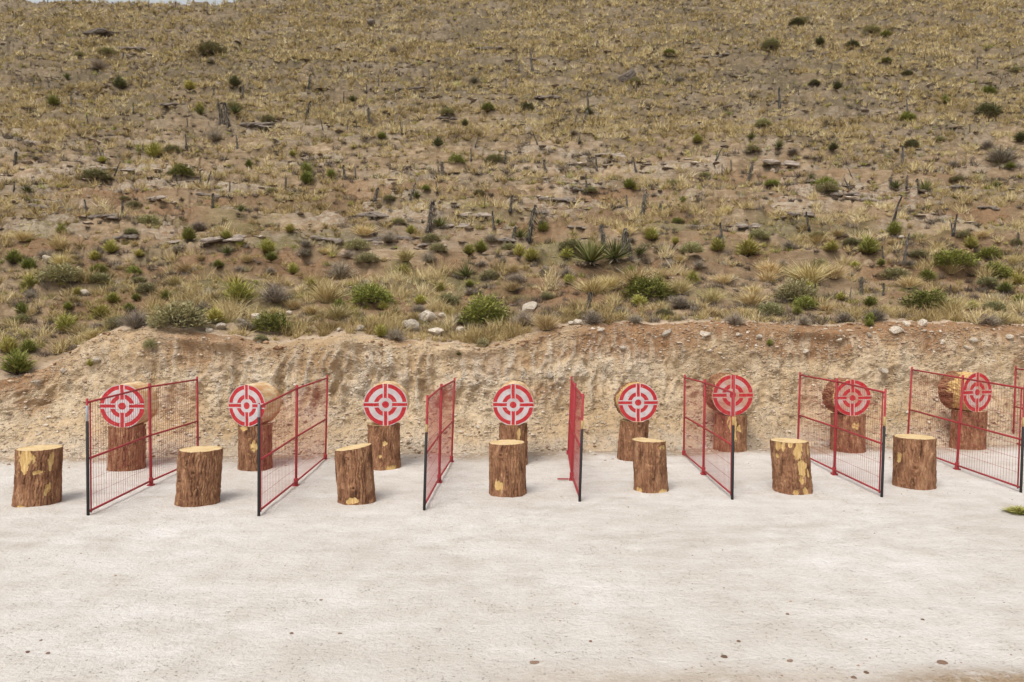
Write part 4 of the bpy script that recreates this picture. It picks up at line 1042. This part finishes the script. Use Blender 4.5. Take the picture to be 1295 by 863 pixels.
# weeds in the bank
for px, py, hp, lab in ((116, 463, 8, 'small yellow green weed on the bare mound above the first target'), (189, 438, 9, 'small grey green weed on the mound right of the first target'), (580, 450, 6, 'small green weed hanging under the bank lip left of the fourth target'), (611, 435, 8, 'grey green weed on the bank lip above the fourth target, left side'), (975, 437, 7, 'dry green weed in the bank between sixth and seventh targets'), (1100, 413, 9, 'green weed hanging below the dry bush on the bank crest')):
    q = on_bank(px, py); s = q[1] / F; o = thing('small_weed', lab, 'weed', q - np.array([0, .0, .01]), RNG.uniform(0, 6), 'weeds growing in the earth bank'); o.scale = (2 * hp * s,) * 2 + (1.5 * hp * s,)
    for nm, me in (O_V[0] if 'yellow' in lab else S_V[1] if 'grey' in lab else G_V[2]): obj(nm, me, o)

# ------------------------------------------------------------------ ground cover, grass and brush nobody could count
CL = np.array([(o.matrix_basis.translation.x, o.matrix_basis.translation.y, max(o.scale[0], .12) * (1.15 if o.name.startswith('boulder') else .42)) for o, _a, _b, _c in placed if o.matrix_basis.translation.y < 24 and not o.name.startswith(('rock_ledge', 'dead_yucca'))])
def clear(X, D):
    ok = np.ones(len(X), bool)
    for (x, y, r) in CL: ok &= ~(((X - x) / r) ** 2 + ((D - y + .35 * r) / (r * 1.5)) ** 2 < 1)
    return ok
def scatter(n, d0, d1, rng, gam=1.0, margin=1.12):
    D = np.exp(rng.uniform(math.log(d0), math.log(d1), n * 1)); a = rng.uniform(-.66 * margin, .66 * margin, n)
    X = a * D; ok = D > ylip(X) + .04
    return X[ok], D[ok]

def tufts(X, D, size, nb, rng, wmin, spread=1.0, hi=1.0, bend=(.1, .6), tintbase=None, seg=2, flat=1.0):
    n = len(X); Z = hill(X, D)
    i = np.repeat(np.arange(n), nb); k = len(i)
    s = size[i]; d = fan(k, rng, .0, hi); a = rng.uniform(0, 6.28, k); r = rng.uniform(0, 1, k) ** .7 * .22 * s * spread
    b = np.stack([X[i] + r * np.cos(a), D[i] + r * np.sin(a), Z[i] - .02], 1)
    L = s * rng.uniform(.4, 1.0, k) * flat
    w = np.maximum(rng.uniform(.7, 1.3, k) * .0065, wmin * D[i] * rng.uniform(.7, 1.3, k))
    tb = (rng.uniform(0, 1, n) if tintbase is None else tintbase)
    t = np.clip(tb[i] * .65 + rng.uniform(0, .5, k) - .07, 0, 1)
    return blades(b, d, L, w, rng.uniform(*bend, k), t, rng, seg)

rng = np.random.default_rng(77)
# straw grass, everywhere, thinner on rock and bare soil
parts = []
for (n, d0, d1, nb, sz, seg) in ((11500, 11.15, 20, 72, (.12, .36), 2), (11000, 20, 36, 40, (.18, .42), 2), (30000, 36, 62, 22, (.24, .56), 1), (76000, 62, 127, 12, (.30, .74), 1)):
    X, D = scatter(n, d0, d1, rng)
    red, rocky, grn, bare = soil_masks(X, D)
    clump = fbm(X * .16, D * .32, 91, 4)
    clump = np.where(D > 36, 1.5 * fbm(X * .085, D * .17, 91, 4) + .35 * clump, clump)
    keep = rng.uniform(0, 1, len(X)) < (.50 + 1.6 * clump) * (1 - .45 * bare) * (1 - .5 * rocky) * (1 - .4 * red) * np.where(D < 20, .60 + .9 * np.exp(-((D - ylip(X)) / 2.4) ** 2) * (.35 + .65 * sstep(250, 420, px_of(X, D))), 1) + .18 * (D > 36) + .12 * (D > 62)
    if d0 < 15: keep &= clear(X, D)
    X, D = X[keep], D[keep]
    size = rng.uniform(*sz, len(X)) * rng.uniform(.6, 1.15, len(X)) * np.where(D < 20, .55 + .75 * sstep(-.1, .3, fbm(X * 1.1, D * 1.1, 93, 2)), 1)
    tb = np.clip(.5 + .9 * fbm(X * .3, D * .4, 92, 3) + rng.normal(0, .16, len(X)), 0, 1)
    parts.append(tufts(X, D, size, nb, rng, .00055 if d0 < 30 else .0008, 1.4, 1.1, (.05, .45), tb, seg))
V, Q, T_, A = merge(parts)
tag(mk('dry_grass', V, Q, T_, M['straw'], None, False, dict(tint=A)), kind='stuff')
# low red grass and green ground cover near the bank
X, D = scatter(75000, 11.2, 26, rng)
red, rocky, grn, bare = soil_masks(X, D)
kr = rng.uniform(0, 1, len(X)) < red * (1 - bare) * .9
kg = (rng.uniform(0, 1, len(X)) < grn * (1 - bare) * .8) & ~kr
for nm, kk, mt, s0, s1 in (('red_grass', kr, 'brown', .04, .12), ('green_ground_cover', kg, 'olive', .04, .13)):
    x, d = X[kk], D[kk]
    V, Q, T_, A = tufts(x, d, rng.uniform(s0, s1, len(x)), 5, rng, .0005, 3, 1.2, (.1, .5), None, 1)
    tag(mk(nm, V, Q, T_, M[mt], None, False, dict(tint=A)), kind='stuff')
# small brush: olive, sage and dry, mostly far away
for nm, mt, sd, n, thr in (('olive_brush', 'olive', 95, 7000, .0), ('sage_brush', 'sage', 96, 4800, .0), ('dry_brush', 'twig', 97, 8000, .02), ('dark_brush', 'green', 98, 2600, .02), ('dark_litter', 'stem', 94, 26000, -.05)):
    parts = []
    for (frac, d0, d1, nb, sz) in ((.16, 11.8, 24, 60, (.14, .30)), (.30, 24, 50, 34, (.22, .46)), (.54, 50, 127, 18, (.34, .75))):
        X, D = scatter(int(n * frac), d0, d1, rng)
        keep = (fbm(X * .2 + sd, D * .3, sd, 3) + rng.normal(0, .12, len(X))) > thr
        X, D = X[keep], D[keep]
        size = rng.uniform(*sz, len(X)) * rng.uniform(.5, 1.1, len(X))
        parts.append(tufts(X, D, size, nb, rng, .0007 if mt != 'twig' else .0005, 1.8, 1.45, (.0, .3), None, 1, .8))
    V, Q, T_, A = merge(parts)
    tag(mk(nm, V, Q, T_, M[mt], None, False, dict(tint=A)), kind='stuff')

# rubble: low faceted stones
OCT = np.array([[1, 0, 0], [-1, 0, 0], [0, 1, 0], [0, -1, 0], [0, 0, 1], [0, 0, -1], [.62, .62, .45], [-.62, .6, .5], [.6, -.62, .48], [-.6, -.6, .45]], float)
from mathutils.bvhtree import BVHTree
def hull_tris():
    bm = bmesh.new(); [bm.verts.new(v) for v in OCT]; bmesh.ops.convex_hull(bm, input=bm.verts[:]); bm.verts.index_update()
    bmesh.ops.triangulate(bm, faces=bm.faces[:]); t = np.array([[v.index for v in f.verts] for f in bm.faces]); bm.free(); return t
HT = hull_tris()
def stones(name, P, size, mat, rng, flat=(.35, .9)):
    n = len(P); k = len(OCT)
    W = OCT[None] * rng.uniform(.6, 1.25, (n, k, 1))
    a = rng.uniform(0, 6.28, n); c, s = np.cos(a), np.sin(a)
    sc = np.stack([size * rng.uniform(.8, 1.4, n), size * rng.uniform(.6, 1., n), size * rng.uniform(*flat, n)], 1)
    W = W * sc[:, None]
    x = W[..., 0] * c[:, None] - W[..., 1] * s[:, None]; y = W[..., 0] * s[:, None] + W[..., 1] * c[:, None]
    V = np.stack([x, y, W[..., 2]], -1) + P[:, None]
    T_ = (np.arange(n)[:, None, None] * k + HT[None]).reshape(-1, 3)
    o = mk(name, V.reshape(-1, 3), None, T_, mat, None, False, dict(tint=np.repeat(rng.uniform(0, 1, n), k)))
    return tag(o, kind='stuff')
# on the bank
n = 13000; ti = (rng.uniform(0, 1, n) ** 2.2 * (NT_ - 1)).astype(int); ci = rng.integers(120, NC - 120, n)
hi_ = rng.uniform(0, 1, n) < .3; ti = np.where(hi_ & (XB[0, ci] > 1.0), (NT_ - 1) - (rng.uniform(0, 1, n) * 38).astype(int), ti)
P = np.stack([XB[ti, ci], YB[ti, ci], ZB[ti, ci]], 1)
stones('bank_rubble', P, .006 + .032 * rng.uniform(0, 1, n) ** 4, M['rubble'], rng)
nc = 1500; ci = rng.integers(120, NC - 120, nc); ti = NT_ - 1 - (rng.uniform(0, 1, nc) ** 1.6 * 16).astype(int)
cl = rng.uniform(0, 1, nc) < .15 + 1.6 * np.maximum(0, vnoise(XB[0, ci] * 1.3, XB[0, ci] * 0 + 2, 77)); ci, ti = ci[cl], ti[cl]
stones('bank_clods', np.stack([XB[ti, ci], YB[ti, ci], ZB[ti, ci]], 1), .010 + .045 * rng.uniform(0, 1, len(ci)) ** 3, M['clod'], rng, (.5, .9))
# on the hillside
X, D = scatter(9000, 11.3, 60, rng, 1)
red, rocky, grn, bare = soil_masks(X, D); kk = rng.uniform(0, 1, len(X)) < .25 + .75 * np.maximum(rocky, bare); X, D = X[kk], D[kk]
sz = (.012 + .05 * rng.uniform(0, 1, len(X)) ** 3) * np.clip(D / 15, 1, 3.2)
stones('hill_rubble', np.stack([X, D, hill(X, D)], 1), sz, M['hillrubble'], rng, (.15, .5))
X, D = scatter(14000, 14, 70, rng, 1)
red, rocky, grn, bare = soil_masks(X, D); kk = rng.uniform(0, 1, len(X)) < rocky * .75; X, D = X[kk], D[kk]
stones('hill_slabs', np.stack([X, D, hill(X, D) + .01], 1), (.05 + .16 * rng.uniform(0, 1, len(X)) ** 2.2) * np.clip(D / 26, .8, 2.4), M['hillrubble'], rng, (.10, .36))
# grit on the yard
n = 3600; X = rng.uniform(-8, 8, n); Y = 3.2 + 7.2 * rng.uniform(0, 1, n) ** 1.0
m = fbm(X * .8, Y * .8, 99, 3) + rng.normal(0, .2, n) > .05; X, Y = X[m], Y[m]
q = on_ground(1235, 862); k2 = 900; X = np.concatenate([X, rng.normal(q[0], .42, k2)]); Y = np.concatenate([Y, rng.normal(q[1], .12, k2)])
k3 = 1500; fx = rng.uniform(-8, 8.5, k3); fy = yb(fx) - np.abs(rng.normal(0, .22, k3)) * (.5 + np.abs(vnoise(fx * 1.2, fx * 0, 87)) * 2.2) + .05
stones('bank_foot_rubble', np.stack([fx, fy, gz(fx, fy)], 1), .004 + .026 * rng.uniform(0, 1, k3) ** 4, M['rubble'], rng)
stones('yard_grit', np.stack([X, Y, gz(X, Y)], 1), .0022 + .008 * rng.uniform(0, 1, len(X)) ** 5, M['pebble'], rng)

# ------------------------------------------------------------------ sky, sun, camera
EL, AZ = R(58), R(205)      # high hazy sun behind the camera, a little to its left
w = bpy.data.worlds.new('World'); scene.world = w; w.use_nodes = True
nt = w.node_tree; bg = nt.nodes['Background']
sky = nt.nodes.new('ShaderNodeTexSky'); sky.sky_type = 'NISHITA'; sky.sun_disc = False
sky.sun_elevation = EL; sky.sun_rotation = AZ; sky.dust_density = 3.5; sky.air_density = 1.0; sky.ozone_density = 1.0
hsv = nt.nodes.new('ShaderNodeHueSaturation'); hsv.inputs['Saturation'].default_value = .18
nt.links.new(sky.outputs[0], hsv.inputs['Color']); nt.links.new(hsv.outputs[0], bg.inputs['Color'])
bg.inputs['Strength'].default_value = .125
sl = bpy.data.lights.new('sun', 'SUN'); sl.energy = 1.45; sl.angle = R(26); sl.color = (1, .945, .87)
so = bpy.data.objects.new('sun', sl); COL.objects.link(so)
sd = Vector((math.sin(AZ) * math.cos(EL), math.cos(AZ) * math.cos(EL), math.sin(EL)))
so.rotation_euler = sd.to_track_quat('Z', 'Y').to_euler()

cam = bpy.data.cameras.new('camera'); co = bpy.data.objects.new('camera', cam); COL.objects.link(co)
cam.sensor_width = 36; cam.lens = 36 * F / 1295.0; cam.sensor_fit = 'HORIZONTAL'; cam.clip_end = 2000; cam.clip_start = .1
co.location = (0, 0, CAMH); co.rotation_euler = (math.pi / 2 - PITCH, 0, 0)
scene.camera = co
vs = scene.view_settings; vs.view_transform = 'Standard'; vs.look = 'None'; vs.exposure = 0.55; vs.gamma = 1.0; vs.use_curve_mapping = False
